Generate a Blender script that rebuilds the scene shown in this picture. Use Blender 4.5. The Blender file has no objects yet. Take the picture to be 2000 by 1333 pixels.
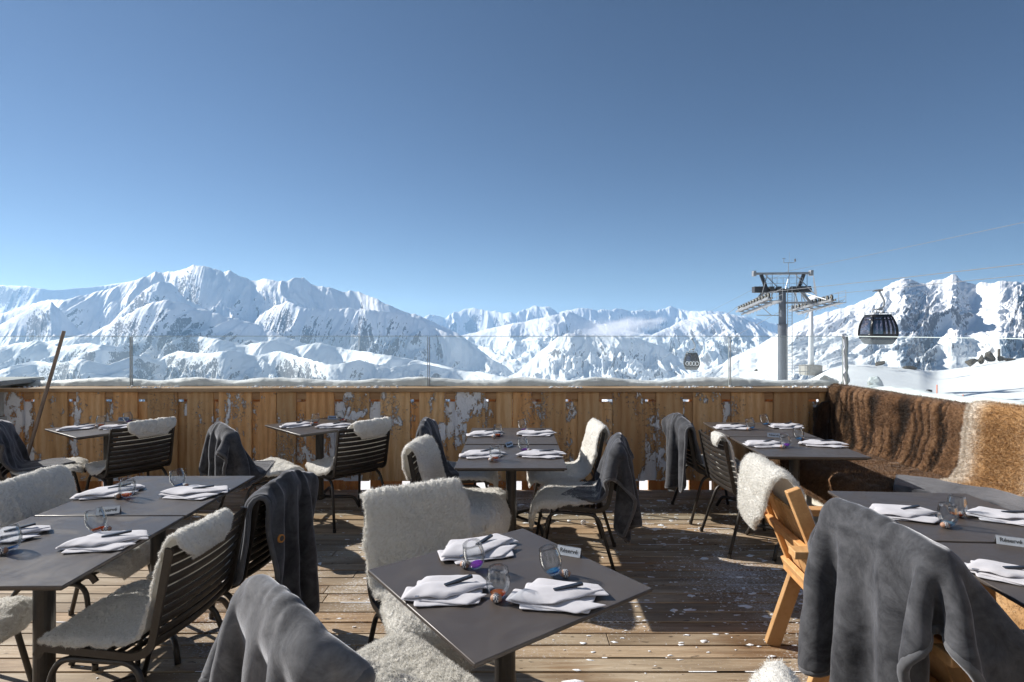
import bpy, bmesh, math, random
import numpy as np
from mathutils import Vector, Matrix
R = math.radians
scene = bpy.context.scene
COL = scene.collection
EYE, FPX, HZ = 1.6, 1085.0, 647.0          # eye height, focal length and horizon row of the photograph

def smooth01(x): 
    x = np.clip(x, 0, 1); return x*x*(3-2*x)
def lerp(a, b, t): return a+(b-a)*t

# ---------------------------------------------------------------- noise
_PT = {}
def _perm(seed):
    if seed not in _PT:
        r = np.random.RandomState(seed); p = r.permutation(256)
        a = r.rand(256)*2*np.pi
        _PT[seed] = (np.concatenate([p, p]), np.cos(a), np.sin(a))
    return _PT[seed]
def perlin(x, y, seed=0):
    p, gx, gy = _perm(seed)
    x = np.asarray(x, float); y = np.asarray(y, float)
    xi = np.floor(x).astype(int); yi = np.floor(y).astype(int)
    xf = x-xi; yf = y-yi; xi &= 255; yi &= 255
    u = xf*xf*xf*(xf*(xf*6-15)+10); v = yf*yf*yf*(yf*(yf*6-15)+10)
    def g(ix, iy, dx, dy):
        h = p[p[ix & 255]+(iy & 255)]
        return gx[h]*dx+gy[h]*dy
    a = g(xi, yi, xf, yf); b = g(xi+1, yi, xf-1, yf)
    c = g(xi, yi+1, xf, yf-1); d = g(xi+1, yi+1, xf-1, yf-1)
    return 1.5*((a+(b-a)*u)*(1-v)+(c+(d-c)*u)*v)
def fbm(x, y, o=4, seed=0, gain=.5, lac=2.03):
    s = 0; a = 1; t = 0
    for i in range(o):
        s = s+a*perlin(x, y, seed+i); t += a; a *= gain; x = x*lac+3.1; y = y*lac+7.7
    return s/t
def ridged(x, y, o=5, seed=0, gain=.5, lac=2.07):
    s = 0; a = 1; t = 0; w = 1
    for i in range(o):
        n = 1-np.abs(perlin(x, y, seed+i)); n = n*n
        s = s+a*n*w; t += a; w = np.clip(n*1.6, 0, 1); a *= gain; x = x*lac+1.7; y = y*lac+4.3
    return s/t

# ---------------------------------------------------------------- objects
def tag(o, label=None, cat=None, group=None, kind=None):
    if label: o['label'] = label
    if cat: o['category'] = cat
    if group: o['group'] = group
    if kind: o['kind'] = kind
    return o
def empty(name, loc=(0, 0, 0), rz=0.0, label=None, cat=None, group=None):
    o = bpy.data.objects.new(name, None); COL.objects.link(o)
    o.empty_display_size = .1; o.location = loc; o.rotation_euler = (0, 0, rz)
    return tag(o, label, cat, group)
def link_mesh(name, me, mat=None, parent=None, loc=None, rz=None):
    o = bpy.data.objects.new(name, me); COL.objects.link(o)
    if mat is not None and len(me.materials) == 0: me.materials.append(mat)
    if parent is not None: o.parent = parent
    if loc is not None: o.location = loc
    if rz is not None: o.rotation_euler = (0, 0, rz)
    return o
def np_mesh(name, V, F, smooth=True, attrs=None):
    """V (n,3) array; F list of faces or an (m,k) array; attrs: name -> (n,) floats or (n,3) colours per vertex."""
    me = bpy.data.meshes.new(name)
    V = np.asarray(V, np.float32)
    if isinstance(F, np.ndarray):
        m, k = F.shape
        me.vertices.add(len(V)); me.vertices.foreach_set('co', V.ravel())
        me.loops.add(m*k); me.loops.foreach_set('vertex_index', F.astype(np.int32).ravel())
        me.polygons.add(m); me.polygons.foreach_set('loop_start', np.arange(0, m*k, k, dtype=np.int32))
        me.update(calc_edges=True)
    else:
        me.from_pydata(V.tolist(), [], F); me.update()
    if smooth: me.polygons.foreach_set('use_smooth', np.ones(len(me.polygons), bool))
    for nm, a in (attrs or {}).items():
        a = np.asarray(a, np.float32)
        if a.ndim == 1:
            me.attributes.new(nm, 'FLOAT', 'POINT').data.foreach_set('value', a)
        else:
            me.attributes.new(nm, 'FLOAT_VECTOR', 'POINT').data.foreach_set('vector', a.ravel())
    me.validate()
    return me
def grid_faces(nv, nu, wrap=False):
    i = np.arange(nv-1)[:, None]; j = np.arange(nu if wrap else nu-1)[None, :]
    j1 = (j+1) % nu
    a = i*nu+j; b = i*nu+j1; c = (i+1)*nu+j1; d = (i+1)*nu+j
    return np.stack([a, b, c, d], -1).reshape(-1, 4)

class MB:
    """Collects simple solids and builds them as one mesh object."""
    def __init__(self): self.v = []; self.f = []; self.val = []
    def add(self, V, F, val=0.0):
        n = len(self.v); self.v += [tuple(map(float, p)) for p in V]
        self.f += [[n+i for i in f] for f in F]; self.val += [val]*len(V)
        return self
    def box(self, c, s, rot=None, val=0.0):
        V = np.array([(x, y, z) for x in (-.5, .5) for y in (-.5, .5) for z in (-.5, .5)])*np.array(s)
        if rot is not None: V = V @ np.array(rot).T
        return self.add(V+np.array(c), [(0, 1, 3, 2), (4, 6, 7, 5), (0, 4, 5, 1), (2, 3, 7, 6), (0, 2, 6, 4), (1, 5, 7, 3)], val)
    def bar(self, a, b, w, h, up=(0, 0, 1), val=0.0):
        """A rectangular beam from a to b; w across, h along up."""
        a = Vector(a); b = Vector(b); d = (b-a); L = d.length; d.normalize()
        s = d.cross(Vector(up)); 
        if s.length < 1e-5: s = d.cross(Vector((1, 0, 0)))
        s.normalize(); u = s.cross(d)
        M = np.array([[d.x, s.x, u.x], [d.y, s.y, u.y], [d.z, s.z, u.z]])
        return self.box(np.array((a+b)/2), (L, w, h), M, val)
    def tube(self, pts, r, n=8, cap=True, val=0.0):
        P = [Vector(p) for p in pts]; m = len(P)
        rr = r if hasattr(r, '__len__') else [r]*m
        V = []; prev = None
        for i in range(m):
            t = (P[min(i+1, m-1)]-P[max(i-1, 0)]).normalized()
            if prev is None:
                s = t.cross(Vector((0, 0, 1)))
                if s.length < 1e-3: s = t.cross(Vector((1, 0, 0)))
            else: s = prev-t*prev.dot(t)
            s.normalize(); prev = s; u = t.cross(s)
            for k in range(n):
                a = 2*math.pi*k/n; V.append(P[i]+(s*math.cos(a)+u*math.sin(a))*rr[i])
        F = [tuple(int(q) for q in f) for f in grid_faces(m, n, True)]
        F = [f[::-1] for f in F]
        if cap: F.append(list(range(n))); F.append([(m-1)*n+k for k in range(n)][::-1])
        return self.add(V, F, val)
    def lathe(self, prof, n=24, c=(0, 0, 0), axis='z', val=0.0):
        V = []
        for (r, z) in prof:
            for k in range(n):
                a = 2*math.pi*k/n; p = (r*math.cos(a), r*math.sin(a), z)
                if axis == 'y': p = (p[0], p[2], p[1])
                if axis == 'x': p = (p[2], p[0], p[1])
                V.append((p[0]+c[0], p[1]+c[1], p[2]+c[2]))
        return self.add(V, [tuple(int(q) for q in f) for f in grid_faces(len(prof), n, True)], val)
    def prism(self, poly, z0, z1, val=0.0):
        n = len(poly); V = [(x, y, z0) for x, y in poly]+[(x, y, z1) for x, y in poly]
        F = [list(range(n))[::-1], list(range(n, 2*n))]+[[i, (i+1) % n, n+(i+1) % n, n+i] for i in range(n)]
        return self.add(V, F, val)
    def mesh(self, name, smooth=False, attr=None):
        me = bpy.data.meshes.new(name); me.from_pydata(self.v, [], self.f); me.update()
        bm = bmesh.new(); bm.from_mesh(me); bmesh.ops.recalc_face_normals(bm, faces=bm.faces); bm.to_mesh(me); bm.free()
        if smooth: me.polygons.foreach_set('use_smooth', np.ones(len(me.polygons), bool))
        if attr: me.attributes.new(attr, 'FLOAT', 'POINT').data.foreach_set('value', np.array(self.val, np.float32))
        return me
    def build(self, name, mat, parent=None, smooth=False, bevel=0, attr=None, seg=2, loc=None, rz=None):
        o = link_mesh(name, self.mesh(name, smooth, attr), mat, parent, loc, rz)
        if bevel: bevel_mod(o, bevel, seg)
        return o
def bevel_mod(o, w, seg=2):
    m = o.modifiers.new('bevel', 'BEVEL'); m.width = w; m.segments = seg; m.limit_method = 'ANGLE'; m.angle_limit = R(40)
    m.harden_normals = False
    o.data.polygons.foreach_set('use_smooth', np.ones(len(o.data.polygons), bool))
    try:
        o.data.set_sharp_from_angle(angle=R(45))
    except Exception: pass
def auto_smooth(o, ang=40):
    o.data.polygons.foreach_set('use_smooth', np.ones(len(o.data.polygons), bool))
    o.data.set_sharp_from_angle(angle=R(ang))
def fillet(pts, r, n=5):
    """A polyline with its inner corners rounded."""
    P = [Vector(p) for p in pts]; out = [P[0]]
    for i in range(1, len(P)-1):
        a = (P[i-1]-P[i]); b = (P[i+1]-P[i]); d = min(r, a.length*.49, b.length*.49)
        p0 = P[i]+a.normalized()*d; p1 = P[i]+b.normalized()*d
        for k in range(n+1):
            t = k/n; out.append(p0*(1-t)**2+P[i]*2*t*(1-t)+p1*t*t)
    out.append(P[-1]); return out
def copy_tree(o, parent=None):
    c = o.copy(); COL.objects.link(c); c.parent = parent
    for ch in o.children: copy_tree(ch, c)
    return c

# ---------------------------------------------------------------- materials
class NT:
    def __init__(self, name):
        self.m = bpy.data.materials.new(name); self.m.use_nodes = True
        self.t = self.m.node_tree; self.t.nodes.clear()
        self.out = self.n('ShaderNodeOutputMaterial')
    def n(self, typ, **kw):
        nd = self.t.nodes.new(typ)
        for k, v in kw.items():
            if k.startswith('_'): setattr(nd, k[1:], v)
            else: self.set(nd, k, v)
        return nd
    def set(self, nd, k, v):
        k = k.replace('_', ' ') if isinstance(k, str) and k not in nd.inputs else k
        s = nd.inputs[k]
        if isinstance(v, bpy.types.NodeSocket): self.t.links.new(v, s)
        else: s.default_value = v
    def link(self, a, b): self.t.links.new(a, b)
    def coord(self, kind='Object', scale=(1, 1, 1), rot=(0, 0, 0), loc=(0, 0, 0)):
        c = self.n('ShaderNodeTexCoord'); mp = self.n('ShaderNodeMapping')
        self.link(c.outputs[kind], mp.inputs['Vector']); mp.inputs['Scale'].default_value = scale
        mp.inputs['Rotation'].default_value = rot; mp.inputs['Location'].default_value = loc
        return mp.outputs[0]
    def noise(self, vec, scale=5, detail=4, rough=.55, dist=0.0):
        return self.n('ShaderNodeTexNoise', Vector=vec, Scale=scale, Detail=detail, Roughness=rough, Distortion=dist).outputs['Fac']
    def ramp(self, fac, stops, interp='LINEAR'):
        r = self.n('ShaderNodeValToRGB', Fac=fac); r.color_ramp.interpolation = interp
        el = r.color_ramp.elements
        while len(el) < len(stops): el.new(.5)
        for e, (p, c) in zip(el, stops):
            e.position = p; e.color = (c, c, c, 1) if not hasattr(c, '__len__') else (*c[:3], 1)
        return r.outputs[0]
    def mix(self, fac, a, b, mode='MIX'):
        x = self.n('ShaderNodeMix'); x.data_type = 'RGBA'; x.blend_type = mode
        for i, v in ((0, fac), (6, a), (7, b)):
            if isinstance(v, bpy.types.NodeSocket): self.link(v, x.inputs[i])
            elif i == 0: x.inputs[0].default_value = v
            else: x.inputs[i].default_value = (*v[:3], 1) if hasattr(v, '__len__') else (v, v, v, 1)
        return x.outputs[2]
    def math(self, op, a, b=0.0, c=0.0, clamp=False):
        x = self.n('ShaderNodeMath'); x.operation = op; x.use_clamp = clamp
        for i, v in enumerate((a, b, c)):
            if isinstance(v, bpy.types.NodeSocket): self.link(v, x.inputs[i])
            else: x.inputs[i].default_value = v
        return x.outputs[0]
    def attr(self, name, out='Fac'): 
        a = self.n('ShaderNodeAttribute'); a.attribute_name = name; return a.outputs[out]
    def bump(self, h, strength=.3, dist=.01, normal=None):
        b = self.n('ShaderNodeBump', Height=h, Strength=strength, Distance=dist)
        if normal is not None: self.link(normal, b.inputs['Normal'])
        return b.outputs[0]
    def bsdf(self, col, rough=.5, metal=0.0, normal=None, spec=.5, **kw):
        p = self.n('ShaderNodeBsdfPrincipled')
        for k, v in (('Base Color', col), ('Roughness', rough), ('Metallic', metal), ('Specular IOR Level', spec)):
            if k == 'Base Color' and not isinstance(v, bpy.types.NodeSocket): v = (*v[:3], 1)
            self.set(p, k, v)
        for k, v in kw.items(): self.set(p, k.replace('_', ' '), v)
        if normal is not None: self.link(normal, p.inputs['Normal'])
        self.link(p.outputs[0], self.out.inputs[0]); return p
def plain(name, col, rough=.5, metal=0.0, var=.12, scale=30, bump=0.0, spec=.5, **kw):
    t = NT(name); v = t.coord()
    n = t.noise(v, scale, 4)
    c = t.mix(t.ramp(n, [(.3, 0), (.7, 1)]), [x*(1-var) for x in col], [min(1, x*(1+var)) for x in col])
    nr = t.bump(t.noise(v, scale*4, 3), bump, .003) if bump else None
    t.bsdf(c, rough, metal, nr, spec, **kw); return t.m
# ---------------------------------------------------------------- draped cloth: a small position-based solver
def drape(nx, ny, sp, start, boxes, steps=170, iters=9, seed=0, off=.014, fric=.55, ground=.012, stiff_bend=.25, pins=None, wind=None):
    """A sheet of nx x ny points let fall on rounded boxes. start(u, v) -> positions; boxes: (centre, 3x3 axes as rows, half sizes)."""
    u, v = np.meshgrid(np.arange(nx), np.arange(ny))
    X = start(u.ravel()*1., v.ravel()*1.).astype(float)
    rng = np.random.RandomState(seed); X += rng.normal(0, .0012, X.shape)
    idx = np.arange(nx*ny).reshape(ny, nx); cons = []
    def addc(A, B, rest, k):
        A = A.ravel(); B = B.ravel(); used = []
        cons.append((A, B, rest, k))
    for s in (0, 1):
        addc(idx[:, s:-1:2], idx[:, s+1::2], sp, 1.0); addc(idx[s:-1:2, :], idx[s+1::2, :], sp, 1.0)
    d = sp*math.sqrt(2)
    for s in (0, 1):
        addc(idx[s:-1:2, :-1][:, 0::2], idx[s+1::2, 1:][:, 0::2], d, .6); addc(idx[s:-1:2, :-1][:, 1::2], idx[s+1::2, 1:][:, 1::2], d, .6)
        addc(idx[s:-1:2, 1:][:, 0::2], idx[s+1::2, :-1][:, 0::2], d, .6); addc(idx[s:-1:2, 1:][:, 1::2], idx[s+1::2, :-1][:, 1::2], d, .6)
    for s in range(4):
        a, b = idx[:, s::4], idx[:, s+2::4]; n = min(a.shape[1], b.shape[1]); addc(a[:, :n], b[:, :n], 2*sp, stiff_bend)
        a, b = idx[s::4, :], idx[s+2::4, :]; n = min(a.shape[0], b.shape[0]); addc(a[:n], b[:n], 2*sp, stiff_bend)
    V = np.zeros_like(X); dt = 1/60.
    boxes = [(np.array(c, float), np.array(a, float), np.array(h, float)) for c, a, h in boxes]
    rr = .012
    for st in range(steps):
        V[:, 2] -= 9.8*dt; V *= .985 if st < steps*.7 else .93
        if wind is not None: V += np.array(wind)*dt
        P = X+V*dt
        for it in range(iters):
            for A, B, rest, k in cons:
                D = P[B]-P[A]; L = np.sqrt((D*D).sum(1))+1e-9
                c = (D*((L-rest)/L*.5*k)[:, None]); P[A] += c; P[B] -= c
            if pins is not None: P[pins[0]] = pins[1]
            if it % 3 == 2 or it == iters-1:
                for c, a, h in boxes:
                    q = (P-c) @ a.T; e = np.abs(q)-(h-rr)
                    o = np.maximum(e, 0); dist = np.sqrt((o*o).sum(1))+np.minimum(e.max(1), 0)-rr
                    m = dist < off
                    if m.any():
                        qm = q[m]; em = e[m]; om = o[m]; sg = np.sign(qm)
                        inside = (om.sum(1) < 1e-9)
                        g = om*sg; ax = em.argmax(1); gi = np.zeros_like(g); gi[np.arange(len(ax)), ax] = sg[np.arange(len(ax)), ax]
                        g[inside] = gi[inside]; g /= np.linalg.norm(g, axis=1, keepdims=True)+1e-9
                        push = (off-dist[m])[:, None]*g
                        mv = (P[m]-X[m]) @ a.T; tan = mv-(mv*g).sum(1, keepdims=True)*g
                        P[m] += (push-tan*fric) @ a
                g0 = P[:, 2] < ground; P[g0, 2] = ground; P[g0, :2] = X[g0, :2]*.7+P[g0, :2]*.3
        V = (P-X)/dt; sp_ = np.sqrt((V*V).sum(1)); f = np.minimum(1, 1.1/(sp_+1e-9)); V *= f[:, None]; X = P
    return X.reshape(ny, nx, 3)
def slab(a, b, hw, ht, x=0.0):
    """A plate whose mid line runs from a to b in the y-z plane, half width hw along x."""
    a = np.array([x, a[0], a[1]]); b = np.array([x, b[0], b[1]]); d = b-a; L = np.linalg.norm(d); d /= L
    n = np.cross([1, 0, 0], d); return ((a+b)/2, np.array([[1, 0, 0], d, n]), np.array([hw, L/2, ht]))
def blanket_sim(w, l, ang, cx, cy, top_y=-.295, top_z=.82, half=.25, boxes=(), sp=.027, seed=0, steps=210, droop=0.05, gather=.88, **kw):
    """A w x l throw laid over the top edge of a chair back, turned by ang, its middle at (cx, top_y+cy)."""
    nx = int(round(w/sp))+1; ny = int(round(l/sp))+1; ca, sa = math.cos(ang), math.sin(ang)
    def start(u, v):
        x = (u-(nx-1)/2)*sp; y = (v-(ny-1)/2)*sp
        X = cx+x*ca-y*sa; Y = top_y+cy+x*sa+y*ca
        return np.stack([X, Y, np.full(len(x), top_z+.033)], -1)
    u, v = np.meshgrid(np.arange(nx), np.arange(ny)); S = start(u.ravel()*1., v.ravel()*1.)
    on = np.where((np.abs(S[:, 1]-top_y) < sp*.75) & (np.abs(S[:, 0]) < half))[0]
    P = S[on].copy(); P[:, 2] = top_z+.03-droop*(P[:, 0]/half)**2
    rng = np.random.RandomState(seed+5); P[:, 0] = cx*(1-gather)+P[:, 0]*gather+.014*np.sin(P[:, 0]*19+seed*2.1)+.008*np.sin(P[:, 0]*41+seed)
    return drape(nx, ny, sp, start, boxes, steps=steps, seed=seed, pins=(on, P), **kw)
# ---------------------------------------------------------------- camera, light, sky
cam = bpy.data.cameras.new('camera'); camo = bpy.data.objects.new('camera', cam); COL.objects.link(camo)
camo.location = (0, 0, EYE); camo.rotation_euler = (R(90), 0, 0)
cam.sensor_width = 36; cam.lens = 36*FPX/2000; cam.shift_y = -(666.5-HZ)/2000
cam.clip_start = .05; cam.clip_end = 60000
scene.camera = camo
SUN = Vector((-1.487, .66, 1)).normalized()
sun_el = math.asin(SUN.z); sun_az = math.atan2(SUN.x, SUN.y)
sl = bpy.data.lights.new('sun', 'SUN'); sl.energy = 4.8; sl.angle = R(.53); sl.color = (1, .95, .87)
so = bpy.data.objects.new('sun', sl); COL.objects.link(so)
so.rotation_euler = (-SUN).to_track_quat('-Z', 'Y').to_euler(); so.location = (-30, 15, 30)
w = bpy.data.worlds.new('World'); scene.world = w; w.use_nodes = True
wt = w.node_tree; bg = wt.nodes['Background']
sk = wt.nodes.new('ShaderNodeTexSky'); sk.sky_type = 'NISHITA'; sk.sun_disc = False
sk.sun_elevation = sun_el; sk.sun_rotation = sun_az
sk.altitude = 2300; sk.air_density = .95; sk.dust_density = .15; sk.ozone_density = 3.3
wt.links.new(sk.outputs[0], bg.inputs[0]); bg.inputs[1].default_value = .05
scene.view_settings.view_transform = 'Standard'; scene.view_settings.look = 'None'
scene.view_settings.gamma = 1; scene.view_settings.exposure = .7; scene.view_settings.use_curve_mapping = False
scene.render.engine = 'CYCLES'
cy = scene.cycles
cy.use_denoising = True
try: cy.denoiser = 'OPENIMAGEDENOISE'
except Exception: pass
cy.max_bounces = 10; cy.diffuse_bounces = 4; cy.glossy_bounces = 4; cy.transmission_bounces = 6; cy.transparent_max_bounces = 24
cy.caustics_reflective = False; cy.caustics_refractive = False
cy.use_adaptive_sampling = True; cy.adaptive_threshold = .015

# ---------------------------------------------------------------- snow-covered mountains
def snow_material(name, rock_col=(.12, .117, .122), rock_scale=.02, bump_d=6.0, bscale=.01):
    t = NT(name); v = t.coord('Object')
    n1 = t.noise(v, rock_scale, 6, .7); n2 = t.noise(v, rock_scale*6, 5, .7)
    r = t.attr('rock')
    k = t.math('ADD', r, t.math('MULTIPLY_ADD', n1, 1.6, -.8)); k = t.math('ADD', k, t.math('MULTIPLY_ADD', n2, 1.8, -.9))
    mask = t.ramp(k, [(.5, 0), (.62, 1)])
    rc = t.mix(t.noise(v, rock_scale*3, 5), [c*.6 for c in rock_col], [c*1.9 for c in rock_col])
    sc = t.mix(t.noise(v, bscale*.6, 4), (.80, .82, .85), (.88, .89, .90))
    col = t.mix(mask, sc, rc)
    nr = t.bump(t.math('ADD', t.noise(v, bscale, 8, .62), t.math('MULTIPLY', mask, .08)), .7, bump_d)
    t.bsdf(col, t.ramp(mask, [(0, .62), (1, .9)]), 0, nr, .25)
    return t.m

def ridge(name, prof, D, W, zf, nu, nv, seed, A=.35, Ls=900., p=1.25, rock_thr=.75, rock_amt=1.0, jag=1.5, small=1.0, dvar=.12, mat=None,
          tilt=0.0, skew=.0, back=.25, smoothp=0, aniso=2.2, label=None, lowsoft=0.0, spin=0.0, crag=.03):
    x0, x1 = prof[0][0], prof[-1][0]
    px = np.linspace(x0, x1, nu)
    cy_ = np.interp(px, [a for a, b in prof], [b for a, b in prof])
    if smoothp:
        k = np.exp(-np.linspace(-2, 2, 2*smoothp+1)**2); k /= k.sum()
        cy_ = np.convolve(np.pad(cy_, smoothp, mode='edge'), k, 'valid')
    cy_ = cy_+jag*fbm(px/22., px*0, 4, seed+50)-jag*.8*np.maximum(0, ridged(px/34., px*0+.5, 4, seed+60)-.45)
    Yc = D*(1+dvar*fbm(px/260., px*0+3, 3, seed+70)+tilt*(px-1000)/1000.)
    Zc = EYE+(HZ-cy_)/FPX*Yc
    tb = np.linspace(-back, 0, 14)[:-1]; tf = np.linspace(0, 1, nv)**1.12
    t = np.concatenate([tb, tf])[:, None]
    Y = Yc[None]-t*W
    X = (px[None]-1000)/FPX*(Yc[None]-np.maximum(t, 0)*W*(1-skew) + (-np.minimum(t, 0)*W))
    H = (Zc-zf)[None]
    tt = np.clip(t, 0, 1)
    Z = zf+H*((1-tt)**p)-np.maximum(-t, 0)*W*.6
    wgt = smooth01(tt/.2)*(1-.45*tt)
    D_ = t*W+0*X                                             # metres down from the crest
    wx = fbm(X/Ls*.6, D_/Ls*.5, 3, seed+5)*.6; wy = fbm(X/Ls*.6+9, D_/Ls*.5, 3, seed+6)*.4
    Xs = X+spin*D_
    big = ridged(Xs/Ls+wx, D_/Ls/aniso+wy, 5, seed, .42)
    mid = ridged(Xs/Ls*3.1+wx*2.2, D_/Ls*1.7/aniso+wy*2, 5, seed+11, .52); fine = ridged(Xs/Ls*9+wx*3, D_/Ls*6/aniso+wy*3, 4, seed+17, .55)
    soft = fbm(X/Ls*2.1+wx, D_/Ls*2.1+wy, 4, seed+21, .42)
    ls = smooth01((tt-.45)/.4)*lowsoft
    Hs = np.maximum(H, .06*Yc[None])
    Z = Z-A*Hs*wgt*(1-big)*(1-.5*ls)-.25*A*Hs*(1-mid)*(.2+.8*wgt)*small*(1-.6*ls)-.055*A*Hs*(1-fine)*(.25+.75*wgt)*np.sqrt(small)*(1-.4*ls)+.2*A*Hs*soft*wgt*(.4+ls)
    dX = np.stack([np.gradient(X, axis=1), np.gradient(Y, axis=1), np.gradient(Z, axis=1)], -1)
    def steep(Z):
        du = np.stack([np.gradient(X, axis=1), np.gradient(Y, axis=1), np.gradient(Z, axis=1)], -1)
        dv = np.stack([np.gradient(X, axis=0), np.gradient(Y, axis=0), np.gradient(Z, axis=0)], -1)
        n = np.cross(du, dv); n /= np.linalg.norm(n, axis=-1, keepdims=True)+1e-9
        nz = np.clip(np.abs(n[..., 2]), .05, 1); return np.sqrt(1-nz*nz)/nz
    s0 = steep(Z)
    patch = fbm(X/Ls*1.3, D_/Ls*1.3, 3, seed+41)
    craggy = np.clip((s0-rock_thr)*1.2+patch*.9, -1, 1)
    cr = smooth01(craggy*1.4+.25)*rock_amt*(1-ls)
    Z = Z+cr*Hs*crag*(ridged(Xs/Ls*9+wx*4, D_/Ls*5, 4, seed+31, .6)-.5)+.002*Hs*fbm(X/Ls*12, D_/Ls*12, 3, seed+33)
    s1 = steep(Z)
    rock = np.clip((s1-rock_thr)*.7+patch*.55-.2, -1, 1)+(rock_amt-1)*.9
    V = np.stack([X, Y, Z], -1).reshape(-1, 3)
    me = np_mesh(name, V, grid_faces(*X.shape)[:, ::-1], True, {'rock': rock.ravel()})
    o = link_mesh(name, me, mat)
    tag(o, label, None, None, 'structure')
    return o

m_far = snow_material('far_snow', (.17, .18, .2), .004, 26, .005)
m_mid = snow_material('mountain_snow', (.11, .108, .112), .010, 12, .010)
m_right = snow_material('rocky_snow', (.13, .125, .13), .02, 7, .018)
# the long soft ridge behind everything on the left
ridge('mountain', [(-90, 560), (0, 557), (50, 558), (100, 566), (150, 563), (215, 555), (245, 550), (300, 552), (420, 600)], 11500, 1700, -300, 300, 110, 7,
      A=.4, Ls=2600, jag=1.2, rock_amt=.8, mat=m_far, label='soft snowy ridge far behind the big massif')
# central far range
ridge('mountain', [(640, 640), (770, 632), (820, 622), (838, 612), (858, 617), (872, 619), (884, 611), (905, 604), (920, 600), (938, 605), (962, 606), (985, 609), (1005, 612), (1022, 604), (1040, 598), (1052, 599), (1062, 596), (1078, 600), (1090, 608),
      (1106, 605), (1130, 600), (1148, 601), (1164, 605), (1190, 605), (1213, 600), (1232, 607), (1260, 605), (1285, 606), (1310, 597), (1328, 604), (1350, 607), (1378, 606), (1410, 608), (1445, 615), (1480, 622), (1520, 632), (1600, 650)],
      14000, 3000, -500, 760, 190, 17, A=.85, Ls=620, jag=4.5, rock_thr=1.35, rock_amt=.75, p=1.1, mat=m_far, label='row of far white peaks along the middle of the skyline')
# big massif on the left
ridge('mountain', [(-120, 640), (0, 612), (40, 600), (75, 588), (95, 583), (130, 584), (175, 572), (215, 560), (240, 552), (262, 545), (288, 536), (303, 525), (318, 529), (345, 529), (362, 521), (376, 516), (400, 517), (420, 523), (436, 530), (450, 526),
      (466, 533), (490, 545), (512, 543), (535, 546), (556, 547), (575, 541), (592, 540), (606, 549), (622, 556), (650, 562), (672, 568), (692, 566), (712, 571), (740, 584), (765, 597), (790, 606), (826, 618), (858, 634), (890, 648), (920, 668), (960, 700), (1040, 745)],
      7200, 2700, -560, 800, 340, 31, A=.56, Ls=760, jag=2.2, rock_thr=1.5, rock_amt=.74, p=1.25, mat=m_mid, lowsoft=.4, aniso=2.4, spin=-.35, label='big snowy massif with broad summit on the left')
ridge('mountain', [(-120, 700), (0, 688), (60, 668), (120, 662), (180, 648), (215, 630), (250, 612), (285, 592), (320, 584), (350, 588), (390, 600), (440, 616), (490, 628), (540, 650), (600, 672), (660, 690), (740, 705), (840, 722), (960, 740), (1060, 752)],
      5200, 1300, -520, 640, 240, 43, A=.55, Ls=420, jag=2.0, rock_thr=1.6, rock_amt=.72, p=1.2, mat=m_mid, lowsoft=.5, aniso=2.0, spin=.5, label='rocky shoulder standing in front of the left massif')
ridge('hill', [(-140, 735), (0, 722), (60, 704), (110, 708), (160, 700), (210, 712), (262, 694), (300, 702), (350, 684), (400, 690), (450, 682), (500, 694), (545, 684), (600, 700), (650, 712), (700, 702), (760, 718), (820, 708), (880, 722), (940, 726), (1000, 738), (1060, 752)],
      3900, 1300, -560, 640, 220, 57, A=.7, Ls=210, jag=1.6, rock_thr=1.6, rock_amt=.72, p=1.05, mat=m_mid, small=.7, smoothp=4, aniso=1.3, lowsoft=.2, crag=.01, dvar=.3, label='rolling snow humps at the foot of the left massif')
ridge('hill', [(-140, 700), (-40, 690), (20, 672), (70, 664), (120, 676), (170, 668), (230, 676), (280, 660), (330, 668), (380, 654), (430, 662), (480, 672), (530, 664), (580, 676), (620, 668), (680, 682), (740, 690), (800, 700), (860, 712), (930, 730), (990, 748)],
      4700, 1500, -560, 600, 210, 163, A=.6, Ls=300, jag=2.0, rock_thr=1.5, rock_amt=.74, p=1.1, mat=m_mid, small=.8, smoothp=3, aniso=1.4, lowsoft=.2, spin=.4, dvar=.3, label='broken lower slopes of the left massif')
ridge('mountain', [(60, 740), (120, 715), (160, 690), (185, 664), (210, 636), (238, 606), (262, 583), (288, 560), (312, 546), (335, 552), (365, 582), (410, 606), (455, 622), (500, 655), (545, 690), (590, 720), (640, 750)],
      6300, 1500, -540, 420, 260, 131, A=.5, Ls=520, jag=2.2, rock_thr=1.4, rock_amt=.76, p=1.2, mat=m_mid, aniso=2.2, spin=-.6, label='craggy spur below the broad summit')
ridge('mountain', [(380, 740), (430, 690), (480, 645), (512, 612), (540, 594), (562, 586), (590, 600), (635, 604), (680, 600), (716, 606), (760, 632), (800, 648), (850, 668), (900, 700), (960, 750)],
      6500, 1500, -540, 400, 250, 137, A=.55, Ls=460, jag=1.6, rock_thr=1.5, rock_amt=.74, p=1.2, mat=m_mid, aniso=2.0, spin=.4, label='snowy buttress on the right half of the massif')
ridge('mountain', [(-140, 720), (-60, 665), (0, 634), (50, 606), (84, 590), (100, 588), (120, 606), (150, 640), (185, 676), (240, 710), (320, 750)],
      6200, 1500, -540, 320, 230, 149, A=.4, Ls=560, jag=2.0, rock_thr=1.5, rock_amt=.74, p=1.2, mat=m_mid, aniso=2.0, spin=-.5, label='sharp side spur at the left end of the massif')
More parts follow.
